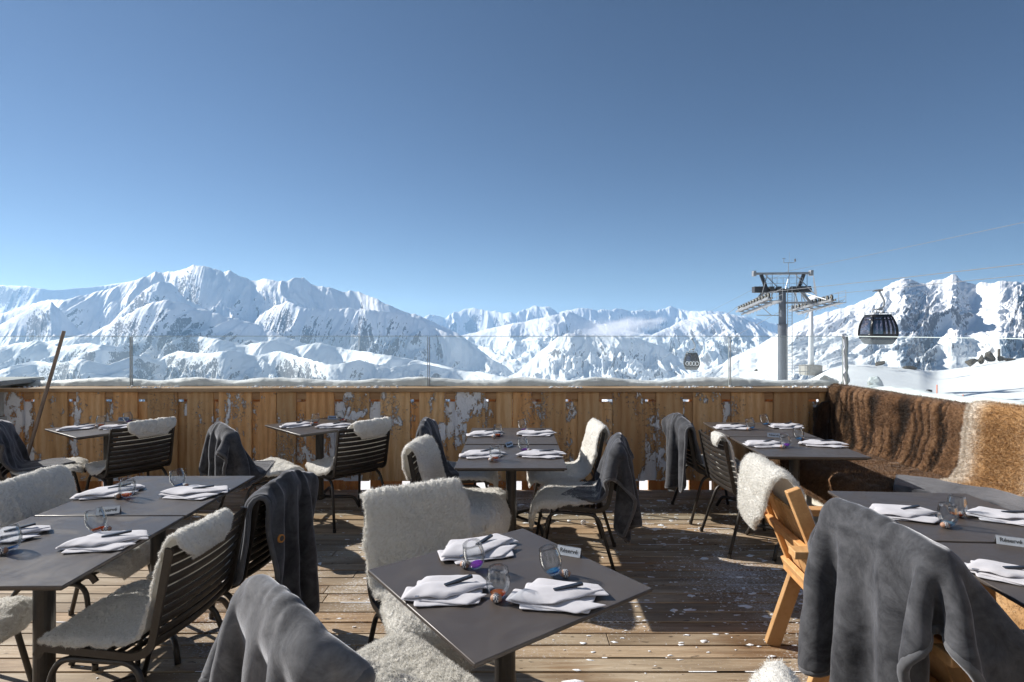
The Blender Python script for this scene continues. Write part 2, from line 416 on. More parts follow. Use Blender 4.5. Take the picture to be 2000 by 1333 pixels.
# spur running down to the valley right of the massif
ridge('mountain', [(700, 600), (740, 606), (780, 610), (820, 622), (850, 640), (880, 652), (905, 664), (940, 690), (985, 716), (1020, 738), (1050, 750)],
      6000, 1300, -560, 340, 190, 61, A=.5, Ls=420, jag=1.8, rock_thr=1.2, rock_amt=.78, p=1.1, mat=m_mid, aniso=1.6, label='dark ribbed spur falling to the valley from the massif')
# big slope in the middle, behind it a second one
ridge('mountain', [(760, 690), (850, 668), (900, 656), (960, 640), (1020, 628), (1060, 620), (1090, 612), (1112, 608), (1130, 615), (1160, 630), (1200, 640), (1260, 652), (1320, 660), (1420, 690)],
      9500, 3000, -560, 520, 260, 71, A=.5, Ls=520, jag=1.6, rock_thr=1.3, rock_amt=.75, p=1.0, mat=m_mid, aniso=1.5, lowsoft=.3, label='long white mountainside in the middle of the valley')
ridge('mountain', [(960, 748), (1010, 728), (1050, 690), (1085, 660), (1110, 650), (1140, 652), (1200, 655), (1250, 660), (1290, 676), (1330, 700), (1360, 722), (1400, 750)],
      5600, 1500, -560, 380, 220, 83, A=.45, Ls=280, jag=1.6, rock_thr=1.3, rock_amt=.75, p=1.0, mat=m_mid, aniso=1.5, label='rounded white hillside below the drifting cloud')
ridge('mountain', [(1200, 690), (1250, 664), (1290, 646), (1330, 626), (1368, 616), (1400, 611), (1425, 612), (1450, 619), (1480, 632), (1500, 645), (1530, 655), (1600, 680), (1680, 700)],
      8200, 2600, -560, 460, 250, 97, A=.6, Ls=480, jag=1.8, rock_thr=1.3, rock_amt=.75, p=1.05, mat=m_mid, aniso=1.6, label='white ridge behind the lift pylon')
# rocky massif on the right
ridge('mountain', [(1180, 752), (1280, 742), (1350, 730), (1400, 716), (1440, 692), (1475, 678), (1500, 664), (1530, 645), (1560, 628), (1600, 614), (1640, 603), (1668, 594), (1690, 585), (1706, 576), (1722, 566), (1738, 556), (1752, 547), (1766, 543), (1780, 545), (1795, 552),
      (1808, 553), (1828, 546), (1848, 542), (1858, 537), (1868, 537), (1876, 545), (1888, 551), (1905, 553), (1918, 549), (1936, 552), (1952, 547), (1975, 549), (2000, 552), (2060, 560), (2160, 590)],
      4300, 2900, -240, 860, 420, 109, A=.32, Ls=330, jag=4.0, rock_thr=1.05, rock_amt=.74, p=1.05, mat=m_right, aniso=2.4, lowsoft=.1, spin=1.1, crag=.05, label='craggy rock and snow massif on the right')
# valley floor
def valley():
    px = np.linspace(-260, 2260, 160); Y = np.geomspace(380, 24000, 120)[:, None]
    X = (px[None]-1000)/FPX*Y; YY = np.broadcast_to(Y, X.shape)
    Z = -170-.2*np.clip(YY-380, 0, 2200)+30*fbm(X/500, YY/500, 4, 5)
    me = np_mesh('valley_floor', np.stack([X, YY, Z], -1).reshape(-1, 3), grid_faces(*X.shape)[:, ::-1], True, {'rock': np.full(X.size, -1.)})
    tag(link_mesh('valley_floor', me, m_mid), 'snowy valley floor between the mountains', None, None, 'structure')
valley()
# ---------------------------------------------------------------- near snow slope outside the terrace
WALL_Y = 5.6
def near_snow():
    # open piste ground: falls away to the left, lies a few metres under the terrace on the right
    px = np.linspace(-700, 2900, 420); t = np.linspace(0, 1, 300)
    Y = (WALL_Y+.3)*(170/(WALL_Y+.3))**t[:, None]
    X = (px[None]-1000)/FPX*Y; YY = np.broadcast_to(Y, X.shape)
    right = smooth01((px[None]-1330)/330.)
    crest = np.interp(px, [-700, 1380, 1440, 1500, 1560, 1600, 1640, 1690, 1740, 1790, 1825, 1860, 1900, 1950, 2000, 2100, 2900], [860, 800, 752, 735, 722, 716, 712, 712, 716, 722, 729, 722, 714, 706, 698, 688, 670])
    k = np.exp(-np.linspace(-2, 2, 25)**2); k /= k.sum(); crest = np.convolve(np.pad(crest, 12, mode='edge'), k, 'valid')
    Yc = np.interp(px, [-700, 1400, 1560, 1800, 1830, 2000, 2900], [80, 80, 100, 105, 125, 120, 100])
    slope = (crest-HZ)/FPX
    zr_far = EYE-slope[None]*YY                       # ray that just grazes the crest
    u = np.clip((YY-WALL_Y)/(Yc[None]-WALL_Y), 0, 3)
    z_crest = EYE-slope*Yc
    zn = -3.2+.35*fbm(X/9, YY/9, 3, 3)
    zr = zn*(1-smooth01(u))+z_crest[None]*smooth01(u)
    zr = np.where(u < 1, np.minimum(zr, zr_far-.002*YY*(1-u)), z_crest[None]-(YY-Yc[None])*(slope[None]+.05+.2*np.clip(u-1, 0, 1)))
    zl = -.25-.17*np.clip(YY-8.5, 0, None)-.02*np.clip(YY-6.2, 0, None)+.25*fbm(X/14, YY/14, 3, 8)*smooth01((YY-7)/6)
    Z = zl*(1-right)+zr*right
    # shelf of snow along the foot of the terrace
    sh = 1-smooth01((YY-7.4)/2.5); Z = Z*(1-sh)+(-.3+.05*fbm(X/1.3, YY/1.3, 3, 9))*sh
    far = smooth01((YY-18)/30)
    rk = (ridged(X/7, YY/7, 4, 12)-.5)*right*far
    knoll = np.exp(-((px[None]-1720)/110.)**2)*smooth01((u-.72)/.2)*(u < 1.15)
    knoll = np.maximum(knoll, .8*np.exp(-((px[None]-1590)/60.)**2)*smooth01((u-.75)/.2)*(u < 1.1))
    Z = Z+.05*fbm(X/3.5, YY/3.5, 3, 13)*right*(1-sh)+.5*knoll*rk
    rock = -1+1.35*knoll+.5*fbm(X/6, YY/3, 4, 14)*knoll
    me = np_mesh('snow_slope', np.stack([X, YY, Z], -1).reshape(-1, 3), grid_faces(*X.shape)[:, ::-1], True, {'rock': rock.ravel()})
    o = link_mesh('snow_slope', me, snow_material('piste_snow', (.1, .088, .072), .35, .12, .5))
    return tag(o, 'groomed snow slope below the terrace', None, None, 'structure')
near_snow()

# ---------------------------------------------------------------- wood
def wood_material(name, cols, grain=(1, 1, 1), rough=.6, snow=0.0, wet=0.0, bumpd=.0015, knots=True, snow_seed=0, streak=1.0):
    """Grain runs along local axis given by small scale component."""
    t = NT(name); v = t.coord('Object', grain); a = t.attr('tone'); 
    sh = t.n('ShaderNodeVectorMath', _operation='ADD'); t.link(v, sh.inputs[0])
    cx = t.n('ShaderNodeCombineXYZ'); 
    for i in range(3): t.link(t.math('MULTIPLY', a, (37.7, 11.3, 23.9)[i]), cx.inputs[i])
    t.link(cx.outputs[0], sh.inputs[1]); v2 = sh.outputs[0]
    g1 = t.noise(v2, 2.2, 5, .6, 1.2); g2 = t.noise(v2, 9, 4, .6, .3); g3 = t.noise(v2, 22, 4, .65)
    rings = t.n('ShaderNodeTexWave', Vector=v2, Scale=.55, Distortion=9.0, Detail=3.0); rings.inputs['Detail Scale'].default_value = 1.2
    k = t.math('MULTIPLY_ADD', g1, .55, t.math('MULTIPLY', rings.outputs['Fac'], .22*streak)); k = t.math('MULTIPLY_ADD', g2, .3, k)
    c = t.ramp(k, [(.25, cols[0]), (.5, cols[1]), (.75, cols[2])])
    tone = t.ramp(a, [(0, (.50, .45, .40)), (.5, (1, 1, 1)), (1, (1.0, .78, .58))])
    c = t.mix(.75, c, tone, 'MULTIPLY')
    c = t.mix(t.ramp(g3, [(.35, .35), (.6, 0)]), c, cols[0])
    h = t.math('MULTIPLY_ADD', g3, .5, g2)
    rg = rough
    if knots:
        vo = t.n('ShaderNodeTexVoronoi', Vector=t.coord('Object', tuple(.35*q if q < 5 else .35*2.4 for q in grain)), Scale=1.0)
        kn = t.ramp(vo.outputs['Distance'], [(.03, 1), (.075, 0)])
        c = t.mix(kn, c, [q*.35 for q in cols[0]])
    if wet:
        ov = t.coord('Object', (1, 1, 1))
        wm = t.ramp(t.math('ADD', t.noise(ov, 1.1, 3), t.math('MULTIPLY_ADD', t.noise(v2, 5, 4), .5, -.25)), [(.52, 0), (.68, wet)])
        c = t.mix(wm, c, t.mix(1.0, c, (.52, .36, .22), 'MULTIPLY'))
        sp = t.ramp(t.noise(t.coord('Object', (14, 40, 20)), 1.0, 2, .5), [(.66, 0), (.72, .85)])
        c = t.mix(sp, c, [q*.28 for q in cols[0]])
        fr = t.noise(t.coord('Object', (60, 150, 60)), 1.0, 3, .7); fb = t.noise(ov, .9, 4, .65, .5); fm = t.ramp(t.math('MULTIPLY_ADD', fb, .55, t.math('MULTIPLY', fr, .6)), [(.645, 0), (.70, .8)])
        c = t.mix(fm, c, (.78, .8, .83))
        rg = t.ramp(wm, [(0, rough), (1, .3)])
    nr = t.bump(h, .5, bumpd)
    if snow:
        so = t.coord('Object', (1, 1, .55), loc=(snow_seed, 0, 0)); edge = t.attr('snow')
        s1 = t.noise(so, 1.3, 3, .6); s2 = t.noise(so, 9, 7, .72, .25); s3 = t.noise(t.coord('Object', (1, 1, 1)), 60, 3, .6)
        kk = t.math('MULTIPLY_ADD', s1, .75, t.math('MULTIPLY', s2, .8)); kk = t.math('ADD', kk, edge); kk = t.math('MULTIPLY_ADD', s3, .16, kk)
        sm = t.ramp(kk, [(.975, 0), (1.02, 1)]); 
        f1 = t.noise(t.coord('Object', (55, 55, 38)), 1.0, 4, .75); fm = t.ramp(t.math('MULTIPLY_ADD', t.noise(so, 2.6, 4, .6), .5, t.math('MULTIPLY', f1, .62)), [(.635, 0), (.675, .9)])
        sm = t.math('MULTIPLY', t.math('MAXIMUM', sm, fm), snow)
        c = t.mix(sm, c, (.84, .86, .9)); rg = t.ramp(sm, [(0, rough), (1, .75)])
        nr = t.bump(t.math('MULTIPLY', sm, t.math('MULTIPLY_ADD', s2, .8, .5)), .9, .03, nr)
    t.bsdf(c, rg, 0, nr, .35)
    return t.m
larch = [(.47, .245, .10), (.75, .46, .22), (.86, .62, .36)]
m_larch_v = wood_material('larch_boards', larch, (7, 7, .7), .6, 1.0, snow_seed=3)
m_larch_x = wood_material('larch_rail', [(.3, .18, .09), (.46, .3, .17), (.55, .38, .23)], (.7, 7, 7), .55)
m_larch_y = wood_material('larch_coping', [(.42, .31, .2), (.55, .42, .28), (.62, .5, .36)], (7, .7, 7), .55)
m_orange = wood_material('outer_boards', [(.5, .22, .08), (.70, .36, .15), (.78, .46, .22)], (7, 7, .7), .6, .8, snow_seed=9)
m_deck = wood_material('deck_boards', [(.18, .13, .085), (.37, .29, .2), (.54, .45, .335)], (.6, 9, 9), .58, wet=.7, bumpd=.002)
m_dark = plain('shade_black', (.02, .018, .016), .9)
m_snow = None
def loose_snow():
    t = NT('loose_snow'); v = t.coord()
    n = t.noise(v, 40, 5, .65)
    t.bsdf(t.mix(n, (.8, .83, .88), (.92, .93, .95)), .6, 0, t.bump(n, .6, .01), .3, Subsurface_Weight=.0); return t.m
m_snow = loose_snow()

# ---------------------------------------------------------------- deck
def deck():
    rnd = random.Random(4); b = MB(); y = -2.554; pitch = .111
    while y < 5.66:
        x = -7.2-rnd.random()*2
        while x < 7.2:
            L = rnd.uniform(2.6, 4.6); x2 = min(x+L, 7.4)
            b.box(((x+x2)/2, y, -.0135+rnd.uniform(-.0012, .0012)), (x2-x-.004, pitch-rnd.uniform(.007, .0125), .027), None, rnd.random())
            x = x2
        y += pitch
    o = b.build('deck', m_deck, bevel=.003, attr='tone', seg=2)
    tag(o, 'weathered wooden deck of horizontal boards', None, None, 'structure')
    g = MB()
    for i in range(16): g.box((-7+i*.95, 1.5, -.1), (.06, 8.2, .14))
    g.box((0, 1.5, -.3), (16, 8.2, .02))  # black sheet painted in for the darkness below the boards
    tag(g.build('underdeck_shade', m_dark), 'black sheet and joists, coloured as shade under the deck boards', None, None, 'structure')
deck()

# ---------------------------------------------------------------- timber parapet along the back
CAP_Z = 1.03
def zpx(py, Y): return EYE-(py-HZ)/FPX*Y
def xpx(px, Y): return (px-1000)/FPX*Y
def back_wall():
    root = empty('timber_parapet', (0, WALL_Y, 0), 0, 'long board parapet with snow stuck to it along the back of the terrace', 'parapet')
    rnd = random.Random(8)
    slots = [(44, 67), (131, 149), (204, 221), (268, 288), (346, 365), (416, 427), (491, 508), (578, 598), (652, 671), (721, 743), (801, 819), (870, 889), (948, 969), (1039, 1057), (1105, 1129), (1170, 1197),
             (1260, 1282), (1334, 1354), (1408, 1428), (1493, 1512), (1579, 1601)]
    zt = zpx(765, WALL_Y); zb = zpx(940, WALL_Y)
    f = MB(); bk = MB(); fs = []; bs = []
    edges = [(-560, -500)]+[(-480+i*80, -462+i*80) for i in range(6)]+slots+[(1700, 1720)]
    for i in range(len(edges)-1):
        a = xpx(edges[i][1], WALL_Y); c = xpx(edges[i+1][0], WALL_Y)
        if edges[i][1] > 1605: continue
        n = 1 if c-a < .36 else 2
        cut = [a, c] if n == 1 else [a, a+(c-a)*rnd.uniform(.4, .6), c]
        for k in range(n):
            x0, x1 = cut[k], cut[k+1]-(.006 if k < n-1 else 0)
            dz = rnd.uniform(-.006, .006)
            m = 6; tone = rnd.random(); n0 = len(f.v)
            f.box(((x0+x1)/2, .013+rnd.uniform(-.002, .002), (zt+zb)/2+dz/2), (x1-x0, .026, zt-zb+dz), None, tone)
    zs = zpx(785, WALL_Y+.04); rec = []
    for e in edges:
        x0 = xpx(e[0], WALL_Y)-.06; x1 = xpx(e[1], WALL_Y)+.06
        rec.append(MB().box(((x0+x1)/2, .043, (zs+zb)/2), (x1-x0, .022, zs-zb), None, rnd.random()))
    def subdiv(mb, nm, snowfn):
        me = mb.mesh(nm, False, 'tone'); bm = bmesh.new(); bm.from_mesh(me)
        for ax, k in ((2, 26), (0, 2)):
            es = [e for e in bm.edges if abs((e.verts[0].co-e.verts[1].co).normalized()[ax]) > .99 and e.calc_length() > .1]
            bmesh.ops.subdivide_edges(bm, edges=es, cuts=k, use_grid_fill=True)
        bm.to_mesh(me); bm.free()
        co = np.empty(len(me.vertices)*3, np.float32); me.vertices.foreach_get('co', co); co = co.reshape(-1, 3)
        me.attributes.new('snow', 'FLOAT', 'POINT').data.foreach_set('value', snowfn(co).astype(np.float32)); return me
    cluster = lambda co: .16*np.exp(-((co[:, 0]-xpx(620-40, WALL_Y)+.9)/.35)**2)*0
    pts = [(.6, 430), (.5, 205), (.85, 440), (.5, 520), (.8, 880), (1.7, 1205), (1.3, 1285), (1.2, 1350), (1.1, 1412), (1.0, 1555), (.9, 1060), (.6, 170), (.4, 660)]
    def sf(co):
        s = np.full(len(co), .015)
        for a, p in pts: s = s+.058*a*np.exp(-((co[:, 0]-xpx(p, WALL_Y))/.2)**2)
        s = s+.07*smooth01((.25-co[:, 2])/.25)
        return s
    me = subdiv(f, 'front_boards', sf); o = link_mesh('front_boards', me, m_larch_v, root)
    for q in rec: link_mesh('recessed_board', subdiv(q, 'recessed_board', lambda co: .075+.5*sf(co)), m_larch_v, root)
    r = MB(); r.box((-1.82, .05, zpx(773.3, WALL_Y)), (10.1, .07, .078), None, .8); r.box((-1.82, .075, .25), (10.1, .04, .09), None, .8)
    r.build('rail', m_larch_x, root, attr='tone')
    # the posts carry the parapet down behind the boards
    for i in range(8): MB().box((-6.6+i*1.45, .1, .4), (.08, .08, 1.16), None, .4).build('post', m_larch_v, root, attr='tone')
    c = MB(); c.box((-1.75, .1, CAP_Z-.02), (10.05, .3, .04), None, .45)
    c.build('coping', m_larch_x, root, bevel=.005, attr='tone')
    ob = MB(); x = -7.0; k = 0
    while x < 3.6:
        w_ = rnd.uniform(.2, .42); gap = rnd.uniform(.07, .13)
        ob.box((x+w_/2, .34, .3), (w_, .024, 1.32), None, rnd.random()); x += w_+gap
    link_mesh('outer_boards', subdiv(ob, 'outer_boards', lambda co: .06+0*co[:, 0]), m_orange, root)
back_wall()

def reflector():  # unseen wall added behind the camera to bounce fill light onto the parapet
    root = empty('reflector_wall', (0, -2.62, 0), 0, 'added unseen pale boarded lodge wall behind the terrace')
    m = plain('reflector_boards', (.78, .77, .74), .7, 0, .1, 3)
    for x0, x1 in ((-8.2, -5.2), (-2.9, -1.1), (1.3, 3.1), (5.4, 8.2)): MB().box(((x0+x1)/2, -.1, 1.3), (x1-x0, .2, 2.6)).build('wall_panel', m, root)
    MB().box((0, -.1, 3.9), (16.4, .2, 2.6)).build('upper_wall', m, root)
    g = plain('window_dark', (.03, .035, .04), .1)
    for x0, x1 in ((-5.2, -2.9), (-1.1, 1.3), (3.1, 5.4)): MB().box(((x0+x1)/2, -.16, 1.3), (x1-x0, .04, 2.6)).build('window', g, root)
    root['kind'] = 'structure'
reflector()
def pt(px, py, z=0.0):
    Y = FPX*(EYE-z)/(py-HZ); return (px-1000)/FPX*Y, Y
m_metal = plain('dark_powder_coat', (.030, .026, .023), .42, .0, .15, 60, spec=.5)
m_slat = plain('dark_slats', (.026, .022, .019), .38, 0, .2, 40, bump=.15)
def table_material():
    t = NT('table_laminate'); v = t.coord(); n = t.noise(v, 9, 4, .6); n2 = t.noise(v, 400, 2)
    sm = t.ramp(t.noise(v, 3.2, 6, .66, 1.5), [(.42, 0), (.7, 1)]); sp = t.ramp(t.noise(v, 120, 2), [(.72, 0), (.78, 1)])
    c = t.mix(n, (.062, .051, .045), (.078, .066, .059)); c = t.mix(t.math('MULTIPLY', sm, .35), c, (.115, .105, .1)); c = t.mix(t.math('MULTIPLY', sp, .3), c, (.2, .19, .18))
    t.bsdf(c, t.math('MULTIPLY_ADD', sm, .22, .34), 0, t.bump(n2, .12, .0006), .5); return t.m
m_table = table_material()
m_tedge = plain('table_edge', (.036, .031, .028), .38, 0, .1, 50)

# ---------------------------------------------------------------- tables
def make_table(s=.70):
    root = empty('bistro_table')
    top = MB().box((0, 0, .7435), (s, s, .013)).build('tabletop', m_table, root, bevel=.003)
    MB().box((0, 0, .7315), (s-.03, s-.03, .0105)).build('under_frame', m_tedge, root, bevel=.003)
    MB().tube([(0, 0, .085), (0, 0, .7255)], .036, 20).build('column', m_metal, root, smooth=False)
    auto_smooth(root.children[-1])
    MB().lathe([(0, .125), (.05, .12), (.055, .085), (.03, .075), (0, .075)], 20).build('hub', m_metal, root, smooth=True)
    for k in range(4):
        a = math.pi/4+k*math.pi/2; d = Vector((math.cos(a), math.sin(a), 0))
        P = fillet([d*.04+Vector((0, 0, .1)), d*.31+Vector((0, 0, .098)), d*.36+Vector((0, 0, .004))], .04, 4)
        MB().tube(P, .014, 8).build('leg', m_metal, root, smooth=True)
    return root
# corners measured on the table tops (height 0.75 m)
TABLES = {
 'diag': [((-.024, 1.908), 36.7, 'square dark table turned to a corner in the middle foreground', .71)],
 'centre': [((-.006, 3.795), -.3, 'dark table nearer the deck edge of the pair laid for four in the middle', .71), ((-.003, 4.53), -.3, 'rear dark table of the middle pair, close to the board parapet', .71)],
 'left': [((-1.852, 2.2), .4, 'dark table cut by the left edge of the picture, front one of its pair', .70), ((-1.855, 2.912), .4, 'grey sheened table behind the front left table, one blanket chair at its right', .70)],
 'backleft': [((-3.575, 4.92), -34, 'turned dark table beside the leaning pole by the parapet', .70)],
 'backmid': [((-1.745, 5.04), 46.5, 'turned dark table by the parapet between a blanket chair and a slatted chair', .70)],
 'backright': [((2.085, 4.10), -2.5, 'front dark table of the pair beside the brown fur bench', .71), ((2.117, 4.82), -2.5, 'rear dark table of the pair beside the fur bench, in the parapet corner', .71)],
 'right': [((2.005, 2.585), -4, 'dark table in front of the folded throw at the right edge', .70), ((1.955, 1.87), -4, 'dark table behind the wooden chair with the big grey throw', .70)],
}
proto_table = make_table(); used = False; TOBJ = {}
for key, lst in TABLES.items():
    for (c, rot, lab, sz) in lst:
        o = proto_table if not used else copy_tree(proto_table); used = True
        o.location = (c[0], c[1], 0); o.rotation_euler = (0, 0, R(rot))
        tag(o, lab, 'table', 'dark square bistro tables'); TOBJ.setdefault(key, []).append(o)

# ---------------------------------------------------------------- slatted chairs (front is +y)
BACK_A, BACK_B = (-.205, .445), (-.285, .815)          # back plane, bottom and top
def profile():
    return fillet([(0, .232, .405), (0, .21, .438), (0, -.16, .418), (0, -.215, .45), (0, BACK_B[0], BACK_B[1])], .05, 5)
def make_chair():
    root = empty('slatted_chair')
    seat = MB(); back = MB()
    def slat(mb, y, z, ny, nz, bow):
        ty, tz = -nz, ny; n = 9; w_ = .0165; th = .006; V = []
        for i in range(n):
            x = -.232+.464*i/(n-1); b = bow*(1-(x/.232)**2)
            for (a, c) in ((-1, .0), (-.5, .8), (.5, .8), (1, 0), (.5, -.8), (-.5, -.8)):
                V.append((x, y-ny*b+ty*a*w_+ny*c*th, z-nz*b+tz*a*w_+nz*c*th))
        F = [tuple(int(q) for q in f) for f in grid_faces(n, 6, True)]+[list(range(6)), [(n-1)*6+k for k in range(6)][::-1]]
        mb.add(V, F)
    for i in range(10):
        f = i/9.; slat(seat, lerp(.205, -.155, f), lerp(.437, .421, f), 0, 1, .012)
    d = Vector((BACK_B[0]-BACK_A[0], BACK_B[1]-BACK_A[1])).normalized()
    for i in range(10):
        f = i/9.; slat(back, lerp(BACK_A[0]-.002, BACK_B[0], f), lerp(BACK_A[1]+.012, BACK_B[1]-.012, f), d.y, -d.x, .022)
    so = seat.build('seat', m_slat, root); auto_smooth(so, 60); bo = back.build('backrest', m_slat, root); auto_smooth(bo, 60)
    P = profile()
    for s in (-1, 1):
        r = MB()
        for i in range(len(P)-1):
            pass
        V = []; n = len(P)
        for i, p in enumerate(P):
            t = (P[min(i+1, n-1)]-P[max(i-1, 0)]).normalized(); nn = Vector((0, -t.z, t.y))
            for (a, b) in ((-.006, -.014), (.006, -.014), (.006, .014), (-.006, .014)): V.append((s*.238+a, p.y+nn.y*b, p.z+nn.z*b))
        r.add(V, [tuple(int(q) for q in f) for f in grid_faces(n, 4, True)]+[[0, 1, 2, 3], [(n-1)*4+k for k in (3, 2, 1, 0)]])
        r.build('side_rail', m_slat, root, bevel=.002)
        L = fillet([(s*.262, .245, .008), (s*.222, .17, .392), (s*.222, -.15, .388), (s*.262, -.265, .008)], .07, 6)
        lg = MB().tube(L, .0115, 10).build('leg_frame', m_metal, root, smooth=True)
        for q in (L[0], L[-1]):
            MB().tube([(q[0], q[1], .002), (q[0], q[1], .03)], .0135, 10).build('glide', m_slat, lg, smooth=False)
    cb = MB()
    for y in (.12, -.12): cb.tube([(-.222, y, .392), (.222, y, .392)], .009, 8)
    cb.build('seat_crossbar', m_metal, root, smooth=True)
    return root
# back-top middle (x, y), facing vector, label
CHAIRS = {
 'A': ((-4.17, 4.50), (.85, .5), 'slatted chair under a dark throw at the far left edge, beside the leaning pole'),
 'B': ((-3.07, 4.63), (-.83, .56), 'slatted chair seen from behind, white fleece rolled over its top, beside the pole table'),
 'C': ((-2.30, 4.41), (.72, .69), 'slatted chair with a hanging grey throw left of the middle parapet table'),
 'D': ((-1.21, 4.576), (-.72, .69), 'slatted chair seen from behind, wool edge over its top, right of the middle parapet table'),
 'E': ((-2.50, 2.87), (1, .02), 'slatted chair wholly covered in white fleece at the left edge'),
 'F': ((-2.56, 2.12), (1, 0), 'slatted chair tucked under the front left table, only its fleece seat showing'),
 'G': ((-1.215, 2.24), (-1, .08), 'large slatted chair in the left foreground, back bare but for a wool roll'),
 'H': ((-1.16, 2.80), (-1, .06), 'slatted chair carrying the throw with the round orange badge'),
 'I': ((-.635, 1.52), (.72, .69), 'slatted chair in the front, mostly hidden by the pale grey throw'),
 'J': ((-.46, 2.64), (.5, -.87), 'slatted chair facing the camera with a broad white fleece on its back'),
 'K': ((-.70, 4.56), (1, 0), 'slatted chair with a tall dark throw, rear left of the middle tables'),
 'L': ((-.615, 3.76), (.98, -.15), 'slatted chair with a twisted fleece, front left of the middle tables'),
 'M': ((.70, 4.55), (-1, -.05), 'slatted chair with an open white fleece back, rear right of the middle tables'),
 'N': ((.735, 3.86), (-.97, .16), 'slatted chair with a throw rolled at its corner, front right of the middle tables'),
 'O': ((1.46, 4.86), (1, 0), 'slatted chair with a hanging throw, at the corner tables nearest the parapet'),
 'P': ((1.50, 4.17), (.99, .03), 'bare backed slatted chair with a small wool tuft at the corner tables'),
 'Q': ((.50, 1.00), (-.95, .3), 'chair at the bottom edge, only its woolly top showing'),
}
proto_chair = make_chair(); used = False; CH = {}
for k, (bt, f, lab) in CHAIRS.items():
    f = Vector((f[0], f[1], 0)).normalized(); o = proto_chair if not used else copy_tree(proto_chair); used = True
    org = Vector((bt[0], bt[1], 0))+f*.285
    o.location = org; o.rotation_euler = (0, 0, math.atan2(-f.x, f.y)); CH[k] = o
    tag(o, lab, 'chair', 'dark slatted terrace chairs')

# ---------------------------------------------------------------- wool and fur
def strands(P, N, L, w, seed, lean=.8, down=None, curl=.5):
    r = np.random.RandomState(seed); n = len(P)
    D = N+r.normal(0, lean, (n, 3))*.6
    if down is not None: D = D+down
    D /= np.linalg.norm(D, axis=1, keepdims=True)+1e-9
    S = np.cross(D, r.normal(0, 1, (n, 3))); S /= np.linalg.norm(S, axis=1, keepdims=True)+1e-9
    K = np.cross(D, S)*curl; L = (np.asarray(L)*r.uniform(.55, 1.25, n))[:, None]
    a = P+S*w*.5; b = P-S*w*.5; M = P+D*L*.55; c = M+S*w*.4+K*L*.1; d = M-S*w*.4+K*L*.1; T = P+D*L*.92+K*L*.38
    V = np.stack([a, b, c, d, T], 1).reshape(-1, 3)
    i = np.arange(n)[:, None]*5
    F = np.concatenate([i+np.array([[0, 1, 2]]), i+np.array([[1, 3, 2]]), i+np.array([[2, 3, 4]])], 0)
    return V, F
def tri(F): return np.concatenate([F[:, [0, 1, 2]], F[:, [0, 2, 3]]], 0)
def grid_normals(G):
    du = np.gradient(G, axis=1); dv = np.gradient(G, axis=0); n = np.cross(du, dv)
    return n/(np.linalg.norm(n, axis=-1, keepdims=True)+1e-9)
def resample(P, step):
    P = np.array([list(p) for p in P], float); d = np.r_[0, np.cumsum(np.linalg.norm(np.diff(P, axis=0), axis=1))]
    n = max(3, int(d[-1]/step)+1); s = np.linspace(0, d[-1], n)
    return np.stack([np.interp(s, d, P[:, i]) for i in range(P.shape[1])], 1), s/d[-1], d[-1]
